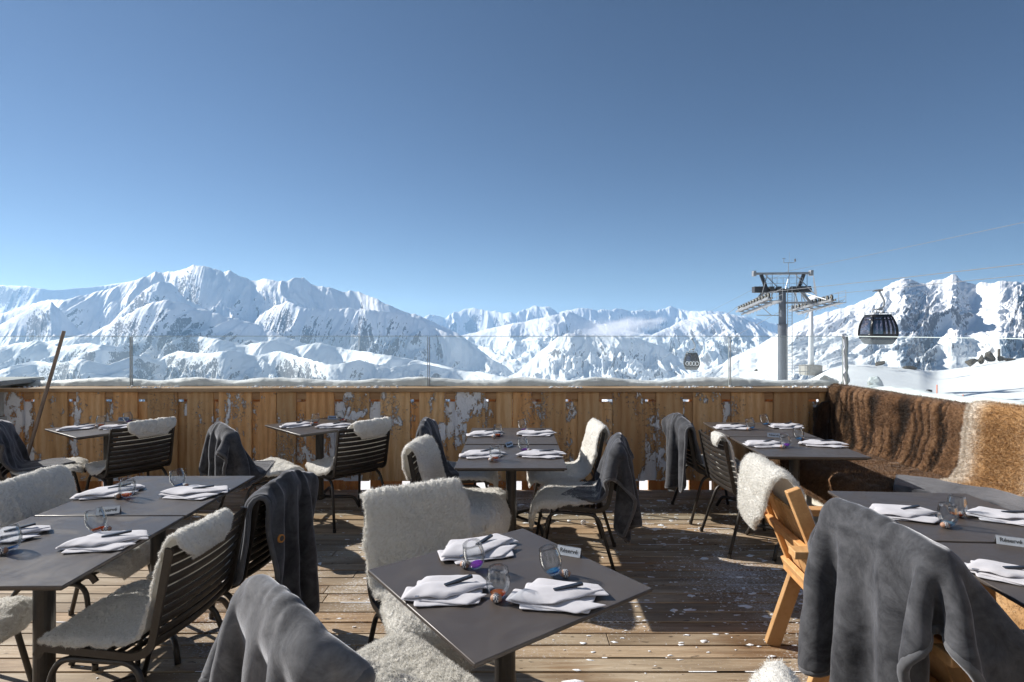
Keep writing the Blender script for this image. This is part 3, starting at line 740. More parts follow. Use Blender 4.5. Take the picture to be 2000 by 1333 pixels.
def wool_sheet(G, th, seed, n_str, L, w, mat, name, parent=None, lean=.8, tone=None, down=None, lump=.006, lumpf=30., dens=None, curl=.5):
    """G (nv, nu, 3): the lower skin of a pelt; a lumpy upper skin and many short strands are grown on it."""
    nv, nu = G.shape[:2]; N = grid_normals(G)
    u = np.linspace(-1, 1, nu)[None]; v = np.linspace(-1, 1, nv)[:, None]
    rim = np.sqrt(np.clip(1-np.maximum(np.abs(u)**10, np.abs(v)**14), 0, 1))
    su = np.cumsum(np.linalg.norm(np.diff(G, axis=1, prepend=G[:, :1]), axis=2), 1); sv = np.cumsum(np.linalg.norm(np.diff(G, axis=0, prepend=G[:1]), axis=2), 0)
    bmp = lump*1.25*fbm(su*lumpf*1.5, sv*lumpf*1.5, 3, seed+2)+lump*.8*np.abs(fbm(su*lumpf*2.1, sv*lumpf*2.1, 2, seed+4))+lump*1.3*fbm(su*9, sv*9, 2, seed+6)
    Tt = G+N*((th+bmp)*rim)[..., None]
    V = np.concatenate([Tt.reshape(-1, 3), (G-N*.002).reshape(-1, 3)]); F0 = grid_faces(nv, nu)
    Fb = F0[:, ::-1]+nv*nu
    # close the rim
    ring = np.concatenate([np.arange(nu), np.arange(1, nv)*nu+nu-1, ((nv-1)*nu+np.arange(nu-1)[::-1]), (np.arange(1, nv-1)[::-1]*nu)])
    r2 = np.roll(ring, -1); Fr = np.stack([r2, ring, ring+nv*nu, r2+nv*nu], 1)
    F = tri(np.concatenate([F0, Fb, Fr]))
    NN = grid_normals(Tt)
    r = np.random.RandomState(seed)
    fi = r.rand(n_str)*(nv-1.001); fj = r.rand(n_str)*(nu-1.001)
    k = int(n_str*.14); fj[:k] = np.where(r.rand(k) < .5, r.rand(k)*1.5, nu-1.001-r.rand(k)*1.5)
    k2 = int(n_str*.05); fi[k:k+k2] = np.where(r.rand(k2) < .5, r.rand(k2), nv-1.001-r.rand(k2))
    i0 = fi.astype(int); j0 = fj.astype(int); a = (fi-i0)[:, None]; b = (fj-j0)[:, None]
    def smp(A): return A[i0, j0]*(1-a)*(1-b)+A[i0+1, j0]*a*(1-b)+A[i0, j0+1]*(1-a)*b+A[i0+1, j0+1]*a*b
    SP = smp(Tt); SN = smp(NN); SN /= np.linalg.norm(SN, axis=1, keepdims=True)+1e-9
    out = np.sign(fj/(nu-1)-.5)*np.clip((np.abs(fj/(nu-1)-.5)-.46)/.04, 0, 1)
    E = smp(np.gradient(G, axis=1)); E /= np.linalg.norm(E, axis=1, keepdims=True)+1e-9
    SN = SN+E*out[:, None]*1.3; SN /= np.linalg.norm(SN, axis=1, keepdims=True)
    cl = fbm(fj*su.max()/nu*lumpf*1.6, fi*sv.max()/nv*lumpf*1.6, 2, seed+9)[:, None]
    cl2 = fbm(fj*su.max()/nu*lumpf*1.6+40, fi*sv.max()/nv*lumpf*1.6, 2, seed+10)[:, None]
    SN = SN+E*cl*.9+np.cross(SN, E)*cl2*.9; SN /= np.linalg.norm(SN, axis=1, keepdims=True)
    Vs, Fs = strands(SP-SN*.002, SN, L, w, seed+3, lean, down, curl)
    base_t = np.zeros(len(V)); st = np.repeat(r.rand(n_str), 5)
    if tone is not None:
        tg = tone(su, sv); base_t[:nv*nu] = tg.ravel(); base_t[nv*nu:] = tg.ravel()
        st = np.repeat(smp(tg[..., None])[:, 0]+r.normal(0, .13, n_str), 5)
        tip = np.tile(np.array([0, 0, .4, .4, 1.]), n_str)
    else: base_t += .35; tip = np.tile(np.array([0, 0, .4, .4, 1.]), n_str)
    me = np_mesh(name, np.concatenate([V, Vs]), np.concatenate([F, Fs+len(V)]), True,
                 {'tone': np.concatenate([base_t, st]), 'tip': np.concatenate([np.full(len(V), .2), tip])})
    return link_mesh(name, me, mat, parent)
def wool_material(name, c0, c1, c2):
    t = NT(name); a = t.attr('tone'); tip = t.attr('tip'); n = t.noise(t.coord(), 14, 4)
    c = t.mix(a, c0, c1); c = t.mix(t.math('MULTIPLY', n, .5), c, c2)
    c = t.mix(t.math('MULTIPLY', t.math('SUBTRACT', 1.0, tip), .22), c, t.mix(1.0, c, (.7, .66, .58), 'MULTIPLY'))
    wb = t.coord(); vo = t.n('ShaderNodeTexVoronoi', Vector=wb, Scale=95.0); vo.feature = 'SMOOTH_F1'; hb = t.math('MULTIPLY_ADD', t.noise(wb, 150, 3, .65, 1.0), .8, t.math('MULTIPLY', vo.outputs['Distance'], -.9))
    c = t.mix(t.ramp(vo.outputs['Distance'], [(.35, 0), (.75, .55)]), c, t.mix(1.0, c, (.86, .84, .80), 'MULTIPLY'))  # shade in the crevices between curls, put into the wool colour
    p = t.bsdf(c, .9, 0, t.bump(hb, .8, .007), .1, Sheen_Weight=.3, Sheen_Roughness=.5)
    p.inputs['Sheen Tint'].default_value = (1, .97, .92, 1); tl = t.n('ShaderNodeBsdfTranslucent'); t.link(c, tl.inputs['Color'])
    mx = t.n('ShaderNodeMixShader'); mx.inputs[0].default_value = .3; t.link(p.outputs[0], mx.inputs[1]); t.link(tl.outputs[0], mx.inputs[2]); t.link(mx.outputs[0], t.out.inputs[0])
    return t.m
m_wool = wool_material('white_wool', (.89, .885, .865), (.95, .945, .93), (.83, .81, .76))
SEAT_F = [(-.30, .845), (-.262, .80), (-.19, .50), (-.135, .452), (.05, .447), (.2, .455), (.245, .445)]
def fleece(chair, lab, path, wl, wr, seed, n_str=9000, th=.015, L=.0115, jag=.032, hw=.235, lumpf=30, name='sheepskin', droop=1.0, wool=None, step=.011, tailf=None, group='white sheepskins on the chairs'):
    step = .0075 if n_str > 14000 else step; n_str = int(n_str*2.6); L *= .8; th *= .85; P = fillet([(0, y, z) for y, z in path], .05, 6); S, s, LL = resample([(p[1], p[2]) for p in P], step)
    nv = len(S); T = np.gradient(S, axis=0); T /= np.linalg.norm(T, axis=1, keepdims=True); Nn = np.stack([-T[:, 1], T[:, 0]], 1)
    if not callable(wl): a = wl; wl = lambda q: np.interp(q, np.linspace(0, 1, len(a)), a)
    if not callable(wr): b = wr; wr = lambda q: np.interp(q, np.linspace(0, 1, len(b)), b)
    k = s*LL
    l = wl(s)+jag*fbm(k*7, k*0, 3, seed)+jag*.35*fbm(k*40, k*0, 2, seed+1); r_ = wr(s)+jag*fbm(k*7, k*0+5, 3, seed)+jag*.35*fbm(k*40, k*0+3, 2, seed+1)
    endr = 1-.42*np.exp(-(s/.045)**2)-.42*np.exp(-((1-s)/.05)**2); mid_ = (r_-l)/2; hwid = (r_+l)/2*endr; l = hwid-mid_; r_ = hwid+mid_
    nu = max(12, int((l.max()+r_.max())/step)); u = np.linspace(0, 1, nu)
    x = -l[:, None]*(1-u)[None]+r_[:, None]*u[None]
    ov = np.clip(np.abs(x)-hw, 0, None); dn = droop*ov*(ov/(ov+.03))
    base = .008+.004*fbm(x*5, k[:, None]*5, 2, seed+7)
    x = np.sign(x)*(np.minimum(np.abs(x), hw)+ov*.55)
    if tailf is not None: dn = dn+tailf(x, s[:, None])
    G = np.stack([x, S[:, :1]+Nn[:, :1]*(base-dn), S[:, 1:]+Nn[:, 1:]*(base-dn)], -1)
    o = wool_sheet(G, th, seed, n_str, L, .00125, wool or m_wool, name, None, 1.15, lumpf=lumpf, lump=.0085, curl=1.1)
    o.matrix_world = chair.matrix_basis.copy() if hasattr(chair, 'matrix_basis') else chair
    return tag(o, lab, 'sheepskin', group)
topover = [(-.322, .72), (-.322, .80), (-.30, .852), (-.262, .80), (-.19, .50), (-.135, .455), (.05, .449), (.2, .457), (.25, .445), (.275, .36)]
W = lambda *a: list(a)
fleece(CH['A'], 'white sheepskin on the seat of the chair beside the leaning pole', [(-.19, .50), (-.135, .455), (.05, .449), (.2, .457), (.255, .44), (.27, .40)], W(.22, .25, .27, .25), W(.22, .26, .27, .23), 11, 5000)
fleece(CH['B'], 'white sheepskin rolled over the slatted back beside the pole table', topover, W(.14, .12, .2, .25, .3, .27, .2), W(.245, .245, .245, .25, .27, .27, .2), 12, 6500)
fleece(CH['C'], 'crumpled white sheepskin on the seat left of the middle parapet table', [(-.19, .50), (-.135, .455), (.05, .449), (.2, .46), (.255, .44), (.285, .33)], W(.22, .25, .28, .25), W(.24, .27, .29, .26), 13, 6000, lumpf=22, th=.02)
fleece(CH['D'], 'white sheepskin with wool roll on top, right of the middle parapet table', topover, W(.13, .13, .2, .27, .3, .3, .24), W(.24, .24, .25, .25, .27, .28, .2), 14, 8000, th=.025)
fleece(CH['E'], 'big white sheepskin covering the chair at the left edge', topover, W(.235, .255, .27, .26, .26, .27, .2), W(.2, .235, .26, .26, .26, .26, .2), 15, 15000)
fleece(CH['F'], 'white sheepskin seat under the front left table', [(-.19, .50), (-.135, .455), (.05, .449), (.2, .457), (.26, .44), (.275, .38)], W(.22, .25, .26, .24), W(.22, .25, .27, .23), 16, 9000)
fleece(CH['G'], 'white sheepskin on the large slatted chair in the left foreground', [(-.318, .755), (-.324, .80), (-.30, .856), (-.258, .80), (-.19, .50), (-.135, .455), (.05, .449), (.2, .457), (.255, .43), (.265, .33)],
       W(.235, .24, .245, .255, .25, .26, .25, .12), W(.08, .1, .23, .25, .25, .27, .25, .2), 17, 22000)
fleece(CH['H'], 'white sheepskin on the seat below the badge throw', [(-.28, .80), (-.19, .50), (-.135, .455), (.05, .449), (.2, .457), (.255, .43), (.265, .38)], W(.2, .23, .25, .26, .24), W(.2, .23, .25, .26, .24), 18, 12000)
fleece(CH['I'], 'thick curly white sheepskin on the seat at the bottom edge', [(-.19, .50), (-.135, .46), (.05, .455), (.2, .463), (.25, .458), (.275, .42)], W(.22, .235, .24, .235), W(.22, .235, .24, .235), 19, 26000, th=.03, L=.016, lumpf=45, jag=.008)
fleece(CH['J'], 'broad ragged white sheepskin facing the camera behind the turned table', [(-.318, .76), (-.322, .80), (-.30, .858), (-.258, .80), (-.19, .50), (-.135, .46), (.05, .449), (.2, .46), (.26, .43), (.285, .30)],
       W(.23, .245, .27, .25, .22, .26, .28, .2), W(.235, .25, .27, .25, .235, .27, .28, .16), 20, 26000, th=.026, L=.019, lumpf=45, jag=.03)
fleece(CH['K'], 'white sheepskin seat under the tall dark throw', [(-.19, .50), (-.135, .455), (.05, .449), (.2, .457), (.26, .43), (.285, .33)], W(.22, .25, .28, .22), W(.22, .25, .28, .24), 21, 6000)
fleece(CH['L'], 'twisted white sheepskin hanging off both sides of its chair, middle left', [(-.33, .62), (-.33, .76), (-.30, .862), (-.25, .80), (-.185, .50), (-.13, .46), (.05, .452), (.22, .46), (.27, .42), (.29, .28)],
       W(.10, .15, .2, .22, .25, .29, .33, .26), W(.16, .2, .23, .2, .25, .33, .4, .3), 22, 16000, th=.026, L=.017, jag=.035, tailf=lambda x, s: .55*np.clip(x-.17, 0, None)*smooth01((s-.7)/.2))
fleece(CH['M'], 'open white sheepskin over the chair back, middle right', topover, W(.2, .235, .25, .25, .28, .3, .24), W(.2, .235, .25, .26, .28, .28, .2), 23, 9000)
fleece(CH['N'], 'white sheepskin with a hanging tail on the chair with the rolled throw', [(-.19, .50), (-.135, .455), (.05, .449), (.2, .457), (.265, .42), (.29, .24)], W(.22, .25, .28, .28, .17), W(.22, .25, .28, .1, -.02), 24, 12000, th=.024, L=.017)
fleece(CH['O'], 'white sheepskin beneath the throw by the parapet corner', [(-.19, .50), (-.135, .455), (.05, .449), (.2, .457), (.25, .44), (.265, .40)], W(.22, .25, .26, .24), W(.22, .25, .26, .24), 25, 4500)
fleece(CH['P'], 'white sheepskin with one tuft over the bare slatted back, right', [(-.316, .775), (-.318, .81), (-.30, .856), (-.26, .80), (-.19, .50), (-.135, .455), (.05, .449), (.2, .457), (.25, .44), (.265, .40)],
       W(-.10, -.06, -.02, .2, .23, .24, .26, .25), W(.235, .24, .24, .235, .235, .25, .26, .25), 26, 6000, th=.019)
fleece(CH['Q'], 'fluffy white sheepskin tip poking up at the bottom edge', [(-.33, .66), (-.33, .78), (-.30, .885), (-.25, .80), (-.19, .50), (-.135, .455), (.2, .457)], W(.2, .24, .25, .25, .25), W(.2, .235, .245, .25, .25), 27, 14000, th=.02, L=.014)

# ---------------------------------------------------------------- throws
def throw_material(name, c0, c1):
    t = NT(name); v = t.coord(); n = t.noise(v, 6, 6, .68, 1.6); n2 = t.noise(v, 22, 5, .68, .9); n3 = t.noise(v, 260, 3, .7); n4 = t.noise(v, 70, 4, .7, .6)
    k = t.ramp(t.math('MULTIPLY_ADD', n4, .08, t.math('MULTIPLY_ADD', n2, .26, t.math('MULTIPLY', n, .66))), [(.36, 0), (.68, 1)])
    c = t.mix(k, c0, c1); nr = t.bump(t.math('MULTIPLY_ADD', n3, .45, t.math('MULTIPLY_ADD', n4, .6, n2)), .32, .004)
    p = t.bsdf(c, .85, 0, nr, .08, Sheen_Weight=.5, Sheen_Roughness=.35); p.inputs['Sheen Tint'].default_value = (.9, .92, 1, 1); return t.m
m_throw = throw_material('grey_plush', (.024, .025, .029), (.098, .10, .11))
m_hem = throw_material('throw_piping', (.07, .072, .08), (.13, .132, .14))
m_throw_light = throw_material('pale_grey_plush', (.055, .057, .064), (.19, .192, .204))
def hem(o, X, th):
    """The piped edge that runs round a throw."""
    E = np.concatenate([X[0], X[1:, -1], X[-1, ::-1][1:], X[::-1, 0][1:-1]]); E = np.concatenate([E, E[:1]])
    for k in range(2): E[1:-1] = (E[:-2]+2*E[1:-1]+E[2:])/4
    MB().tube(E, th*.60, 8, cap=False).build('hem', m_hem, o, smooth=True)
CHBOX = [slab((-.2, .42), (-.288, .815), .25, .034), ((0, .02, .435), np.eye(3), (.245, .225, .03))]
def throw(chair, lab, X, mat=None, th=.016, name='throw', sub=2):
    nv, nu = X.shape[:2]; uu, vv = np.meshgrid(np.arange(nu)*1., np.arange(nv)*1.); sd = int(abs(X[0, 0, 0])*1000) % 50
    X = X+grid_normals(X)*(.010*fbm(uu*.22, vv*.16, 3, sd)+.006*(ridged(uu*.3+5, vv*.2, 2, sd+3)-.5))[..., None]
    me = np_mesh(name, X.reshape(-1, 3), grid_faces(nv, nu), True)
    o = link_mesh(name, me, mat or m_throw)
    m = o.modifiers.new('thick', 'SOLIDIFY'); m.thickness = th; m.offset = 0
    m = o.modifiers.new('soft', 'SUBSURF'); m.levels = sub; m.render_levels = sub
    hem(o, X, th)
    o.matrix_world = chair.matrix_basis.copy()
    return tag(o, lab, 'blanket', 'grey plush throws')
B = lambda w_, l_, ang, cx, cy, seed, **k: blanket_sim(w_, l_, R(ang), cx, cy, boxes=CHBOX, seed=seed, fric=.4, **k)
throw(CH['A'], 'dark throw over the chair at the far left edge', B(.66, 1.1, 25, .0, .12, 1, top_z=.845), th=.019)
throw(CH['C'], 'grey throw hanging in folds beside the middle parapet table', B(.78, 1.0, -34, .0, .05, 2, top_z=.845, gather=.84), th=.019)
throw(CH['H'], 'grey throw with a round orange badge over its chair back', B(.62, 1.2, 10, .05, -.12, 3, top_z=.85, gather=.84), th=.021)
throw(CH['I'], 'pale grey throw humped over the chair in the front', B(.82, 1.3, 24, -.03, -.06, 4, top_z=.87, gather=.95, droop=.07), m_throw_light, th=.032)
throw(CH['K'], 'tall dark throw rear left of the middle tables', B(.92, 1.15, 16, .13, -.08, 5, top_z=.86, gather=.84), th=.02)
throw(CH['N'], 'grey throw ending in a rolled corner, right of the middle tables', B(.8, 1.12, -32, -.03, -.03, 6, top_z=.855, gather=.84), th=.02)
throw(CH['O'], 'grey throw over the chair back near the parapet corner', B(.66, .95, 14, .02, -.12, 7, top_z=.85, gather=.84), th=.019)
# round orange badge sewn on the hanging side of one throw
# ---------------------------------------------------------------- right-hand parapet, bench and furs
CRN = Vector((3.24, 5.56, 0)); DW = Vector((math.sin(R(3.5)), -math.cos(R(3.5)), 0)); NW = Vector((math.cos(R(3.5)), math.sin(R(3.5)), 0))
def wp(s, m, z): p = CRN+DW*s+NW*m; return (p.x, p.y, z)
root = empty('timber_parapet', wp(0, 0, 0), 0, 'side board parapet under the brown furs on the right', 'parapet')
root.rotation_euler = (0, 0, R(3.5))
rnd = random.Random(3)
mb = MB(); y = .1
while y > -5.2:
    w_ = rnd.uniform(.2, .32); mb.box((.02, y-w_/2, .52), (.026, w_-.004, .95), None, rnd.random()); y -= w_
me = mb.mesh('boards', False, 'tone'); me.attributes.new('snow', 'FLOAT', 'POINT').data.foreach_set('value', np.full(len(me.vertices), .0, np.float32))
link_mesh('boards', me, m_larch_v, root)
MB().box((.135, -2.45, CAP_Z-.018), (.3, 5.1, .04), None, .5).build('coping', m_larch_y, root, bevel=.005, attr='tone')
MB().box((.26, -2.45, .45), (.024, 5.1, 1.1), None, .5).build('outer_boards', m_orange, root, attr='tone')
# snow plaster end on the far left
m_plaster = plain('pale_plaster', (.5, .49, .46), .85, 0, .08, 12, bump=.3)
root = empty('masonry_end', (-5.32, 5.3, 0), 0, 'pale rendered end block with a flat slab at the left edge', 'wall end')
MB().box((0, 0, .37), (.46, .8, .74)).build('lower_block', m_plaster, root, bevel=.006)
MB().box((-.01, 0, .905), (.42, .76, .32)).build('upper_block', m_plaster, root, bevel=.006)
MB().box((.05, .1, 1.09), (.62, 1.0, .05)).build('slab', plain('slab_stone', (.33, .34, .33), .6), root, bevel=.006)

# ---------------------------------------------------------------- glass
def arch_glass():
    t = NT('screen_glass'); g = t.n('ShaderNodeBsdfGlossy'); g.inputs['Roughness'].default_value = .0; g.inputs['Color'].default_value = (1, 1, 1, 1)
    tr = t.n('ShaderNodeBsdfTransparent'); tr.inputs['Color'].default_value = (.905, .95, .945, 1)
    n = t.noise(t.coord(), 2.2, 5, .6)
    df = t.n('ShaderNodeBsdfTranslucent'); df.inputs['Color'].default_value = (.8, .86, .86, 1)
    m0 = t.n('ShaderNodeMixShader'); t.link(t.ramp(n, [(.3, .03), (.75, .09)]), m0.inputs[0]); t.link(tr.outputs[0], m0.inputs[1]); t.link(df.outputs[0], m0.inputs[2])
    fr = t.n('ShaderNodeFresnel'); fr.inputs['IOR'].default_value = 1.25
    m = t.n('ShaderNodeMixShader'); t.link(fr.outputs[0], m.inputs[0]); t.link(m0.outputs[0], m.inputs[1]); t.link(g.outputs[0], m.inputs[2])
    t.link(m.outputs[0], t.out.inputs[0]); return t.m
m_aglass = arch_glass()
m_gedge = plain('glass_edge', (.6, .68, .66), .25, 0, .05, 20)
m_gedge_dark = plain('glass_joint', (.33, .36, .36), .3, 0, .05, 20)
GT = 1.548
def panel(a, b, lab):
    a = Vector(a); b = Vector(b); mid = (a+b)/2; L = (b-a).length; ang = math.atan2(b.y-a.y, b.x-a.x)
    o = empty('glass_panel', (mid.x, mid.y, CAP_Z), ang, lab, 'glass screen', 'clear panels of the windbreak')
    h = GT-CAP_Z
    me = MB(); me.add([(-L/2, 0, 0), (L/2, 0, 0), (L/2, 0, h-.004), (-L/2, 0, h-.004)], [(0, 1, 2, 3)])
    me.build('pane', m_aglass, o)
    MB().box((0, 0, h-.001), (L, .012, .006)).build('top_edge', m_gedge, o)
    for s in (-1, 1): MB().box((s*(L/2-.003), 0, h/2-.004), (.006, .014, h-.008)).build('side_edge', m_gedge_dark, o)
    return o
GY = 5.73
xs = [-6.9, xpx(257, GY)-.004, xpx(838, GY)-.004, xpx(1426, GY)-.004, 3.42]
labs = ['clear glass panel at the far left, crossed by the leaning pole', 'wide glass panel in front of the massif, second from the left', 'glass panel over the middle of the parapet', 'short glass panel between the pylon and the snowy corner']
for i in range(4): panel((xs[i]+.006, GY, 0), (xs[i+1]-.006, GY, 0), labs[i])
p0 = wp(-.14, .21, 0); p1 = wp(2.55, .21, 0); p2 = wp(4.9, .21, 0)
panel(p0, p1, 'side glass panel above the brown fur'); panel(p1, p2, 'side glass panel nearest the camera on the right')

# ---------------------------------------------------------------- snow lying on the parapet
def drift(name, pts, hfun, wfun, seed, lab, back=1):
    P, s, LL = resample(pts, .02); n = len(P); T = np.gradient(P, axis=0); T /= np.linalg.norm(T, axis=1, keepdims=True)
    Nn = np.stack([-T[:, 1], T[:, 0], 0*T[:, 0]], 1)*back
    k = 13; c = np.linspace(0, 1, k); k_ = s*LL
    h = hfun(k_)[:, None]; w_ = wfun(k_)[:, None]
    prof = (np.sin(np.pi*np.clip(c*1.02, 0, 1))**.55)[None]*np.ones((n, 1)); prof[:, 0] = 0; prof[:, -1] = 0
    lum = 1+.22*fbm(k_[:, None]*6+c[None]*2, c[None]*3+k_[:, None]*.5, 3, seed)
    Z = CAP_Z+.002+prof*h*lum; off = c[None]*w_+.01*fbm(k_[:, None]*9, c[None]*5, 2, seed+3)
    G = np.stack([P[:, :1]+Nn[:, :1]*off, P[:, 1:2]+Nn[:, 1:2]*off, Z], -1)
    o = link_mesh(name, np_mesh(name, G.reshape(-1, 3), grid_faces(n, k) if back < 0 else grid_faces(n, k)[:, ::-1], True), m_snow)
    return tag(o, lab, 'snow drift')
wav = lambda x: .05+.034*(.5+.5*np.sin(x*5.7+1.3*np.sin(x*1.7)))+.014*fbm(x*3, x*0, 3, 5)
drift('snow_drift', [(-6.9, GY+.012), (3.38, GY+.012)], wav, lambda x: .15+.02*np.sin(x*3), 4, 'wavy bank of snow along the foot of the glass above the boards')
drift('snow_drift', [wp(.1, .225, 0)[:2], wp(4.9, .225, 0)[:2]], lambda x: .035+.03*(.5+.5*np.sin(x*5.3+.7))*smooth01(x/.5)+.025*fbm(x*4, x*0, 3, 8), lambda x: .2+.03*np.sin(x*4), 6, 'icy bank of snow behind the side glass on the right', 1)
def hull(n, s, seed, flat=0.0):
    r = np.random.RandomState(seed); P = r.normal(0, 1, (n, 3)); P /= np.linalg.norm(P, axis=1, keepdims=True); P *= r.uniform(.65, 1.1, (n, 1))*np.array(s)
    bm = bmesh.new(); [bm.verts.new(p) for p in P]; g = bmesh.ops.convex_hull(bm, input=bm.verts[:])
    bmesh.ops.delete(bm, geom=[v for v in bm.verts if not v.link_faces], context='VERTS'); return bm
def clump(loc, s, seed, lab, cat='snow lump', name='snow_lump', mat=None, amp=.18, f=2.2, sub=3, n=16):
    bm = hull(n, s, seed)
    bmesh.ops.bevel(bm, geom=bm.edges[:], offset=min(s)*.12, segments=1, affect='EDGES')
    bmesh.ops.triangulate(bm, faces=bm.faces[:]); bmesh.ops.subdivide_edges(bm, edges=bm.edges[:], cuts=sub, use_grid_fill=True)
    V = np.array([v.co for v in bm.verts]); q = V/np.array(s)
    d = amp*(fbm(q[:, 0]*f+q[:, 2]*1.7, q[:, 1]*f-q[:, 2]*1.3, 4, seed)+.6*(ridged(q[:, 0]*f*1.5+q[:, 2], q[:, 1]*f*1.5+q[:, 2]*2, 3, seed+2)-.5))
    V = V*(1+d[:, None])
    for v, c in zip(bm.verts, V): v.co = c
    me = bpy.data.meshes.new(name); bm.to_mesh(me); bm.free(); me.polygons.foreach_set('use_smooth', np.ones(len(me.polygons), bool)); me.set_sharp_from_angle(angle=R(38))
    o = link_mesh(name, me, mat or m_snow, None, loc); return tag(o, lab, cat)
clump((3.30, 5.80, 1.07), (.15, .03, .14), 3, 'jagged snow slab leaning on the glass left of the corner')
clump((3.48, 5.80, 1.09), (.06, .05, .11), 5, 'upright snow lump in the glass corner')
clump((3.60, 5.50, 1.08), (.085, .06, .085), 7, 'big white snow chunk right of the glass corner')
clump((3.62, 5.25, 1.05), (.07, .06, .035), 9, 'low snow chunk on the side coping past the corner')
# rime-covered corner post of the glass
pr = MB(); rn = random.Random(5)
pr.tube([(3.445+rn.uniform(-.006, .006), 5.735+rn.uniform(-.004, .004), CAP_Z+i*.04) for i in range(14)], [.016+rn.uniform(-.003, .008) for i in range(13)]+[.03], 8)
tag(pr.build('ice_post', m_snow, smooth=True), 'frosted upright edge where the two glass screens meet', 'glass edge')
clump((3.425, 5.735, 1.555), (.045, .03, .03), 15, 'snow cap on top of the frosted glass corner')
def crumbs():
    r = np.random.RandomState(3); V = []; F = []
    ico = bmesh.new(); bmesh.ops.create_icosphere(ico, subdivisions=1, radius=1); iv = np.array([v.co for v in ico.verts]); fi = np.array([[v.index for v in f.verts] for f in ico.faces]); ico.free()
    n = 0
    for i in range(420):
        x = r.uniform(-5, 3.3); y = WALL_Y+r.uniform(-.045, .11)
        if perlin(np.array([x*1.3]), np.array([.3]), 4)[0] < -.1: continue
        s = r.uniform(.004, .013)*np.array([1.5, 1.2, .7]); V.append(iv*s*r.uniform(.6, 1.3, (len(iv), 1))+[x, y, CAP_Z+s[2]*.6]); F.append(fi+n); n += len(iv)
    o = link_mesh('snow_crumbs', np_mesh('snow_crumbs', np.concatenate(V), np.concatenate(F), True), m_snow); tag(o, 'crumbs of snow scattered on the coping', None, None, 'stuff')
crumbs()
def deck_snow():
    r = np.random.RandomState(12); V = []; F = []; n = 0
    hot = [(1.4, 4.2, .8, .7), (1.3, 3.3, .7, .6), (1.0, 4.9, 1.0, .35), (-1.0, 4.2, .5, .6), (-.75, 2.35, .35, .25), (1.75, 3.0, .4, .4), (-2.0, 2.0, .6, .4), (-1.2, 5.0, 1, .3), (2.0, 5.0, .8, .4), (.8, 2.4, .8, .5), (-1.8, 2.5, 1, .7)]
    wts = np.array([5, 5, 4, 1.5, 1.6, 3, 1, 1.5, 3, 1.2, .8]); wts /= wts.sum()
    for i in range(1500):
        h = hot[r.choice(len(hot), p=wts)]; x = r.normal(h[0], h[2]*.6); y = r.normal(h[1], h[3]*.6)
        if not (-5 < x < 3.2 and .9 < y < 5.5): continue
        if i > 1380: x, y = r.uniform(-4.5, 3), r.uniform(1, 5.5)
        big = r.rand() < .05; R_ = r.uniform(.012, .028) if big else r.uniform(.002, .009)
        k = r.randint(7, 12); a = np.sort(r.rand(k)*2*np.pi); rad = R_*r.uniform(.45, 1.2, k); el = r.uniform(1, 3.2); hh = R_*r.uniform(.06, .22)+.001
        ring = np.stack([np.cos(a)*rad*el, np.sin(a)*rad, np.full(k, .0005)], 1); top = ring*[.7, .7, 1]+[0, 0, hh]
        ctr = np.array([[0, 0, hh*1.15]])
        V.append(np.concatenate([ring, top, ctr])+[x, y, .001]); b = np.arange(k); b2 = (b+1) % k
        F.append(np.concatenate([np.stack([b, b2, k+b2], 1), np.stack([b, k+b2, k+b], 1), np.stack([k+b, k+b2, np.full(k, 2*k)], 1)])+n); n += 2*k+1
    # snow packed in the joints between boards
    for i in range(70):
        x = r.uniform(-3.5, 3); jy = -1.0+.111*r.randint(24, 56)+.0555; L = r.uniform(.08, .4)
        V.append(np.array([[x, jy-.0035, .002], [x+L, jy-.0035, .002], [x+L, jy+.0035, .002], [x, jy+.0035, .002]])); F.append(np.array([[0, 1, 2], [0, 2, 3]])+n); n += 4
    o = link_mesh('snow_patches', np_mesh('snow_patches', np.concatenate(V), np.concatenate(F), False), m_snow); tag(o, 'flakes and trodden patches of snow on the deck boards', None, None, 'stuff')
deck_snow()
clump((xpx(1140, 4.55), 4.55, .03), (.028, .028, .026), 21, 'small snowball lying on the deck under the middle table', 'snowball', 'snowball', amp=.15)

# leaning pole
pole = MB().tube([(-4.735, 5.29, .0), (-4.528, 5.615, 1.60)], .0165, 12)
po = pole.build('wooden_pole', wood_material('pole_wood', [(.28, .21, .16), (.42, .33, .26), (.52, .42, .34)], (7, 7, .7), .6, knots=False), attr='tone'); auto_smooth(po)
tag(po, 'weathered wooden pole leaning against the board parapet at the left', 'pole')

# ---------------------------------------------------------------- bench and furs
m_benchwood = wood_material('bench_wood', [(.5, .47, .4), (.6, .57, .5), (.68, .65, .58)], (7, .7, 7), .6)
root = empty('lounge_bench', wp(2.3, -.42, 0), R(3.5), 'deep built-in bench along the side parapet under furs', 'bench')
MB().box((0, -.05, .42), (.8, 4.6, .05), None, .6).build('seat', m_benchwood, root, attr='tone', bevel=.004)
MB().box((-.37, -.05, .195), (.03, 4.6, .39), None, .5).build('front_board', m_benchwood, root, attr='tone')
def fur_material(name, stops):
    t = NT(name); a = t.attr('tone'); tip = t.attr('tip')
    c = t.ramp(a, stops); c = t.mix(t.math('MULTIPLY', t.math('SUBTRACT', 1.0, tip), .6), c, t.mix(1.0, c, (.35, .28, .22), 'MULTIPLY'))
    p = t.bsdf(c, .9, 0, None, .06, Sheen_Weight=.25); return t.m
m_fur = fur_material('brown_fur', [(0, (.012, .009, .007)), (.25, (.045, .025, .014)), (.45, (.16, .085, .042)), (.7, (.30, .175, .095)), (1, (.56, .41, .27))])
m_tan = fur_material('tan_sheepskin', [(0, (.2, .095, .032)), (.4, (.48, .28, .12)), (.62, (.66, .45, .25)), (1, (.85, .8, .72))])
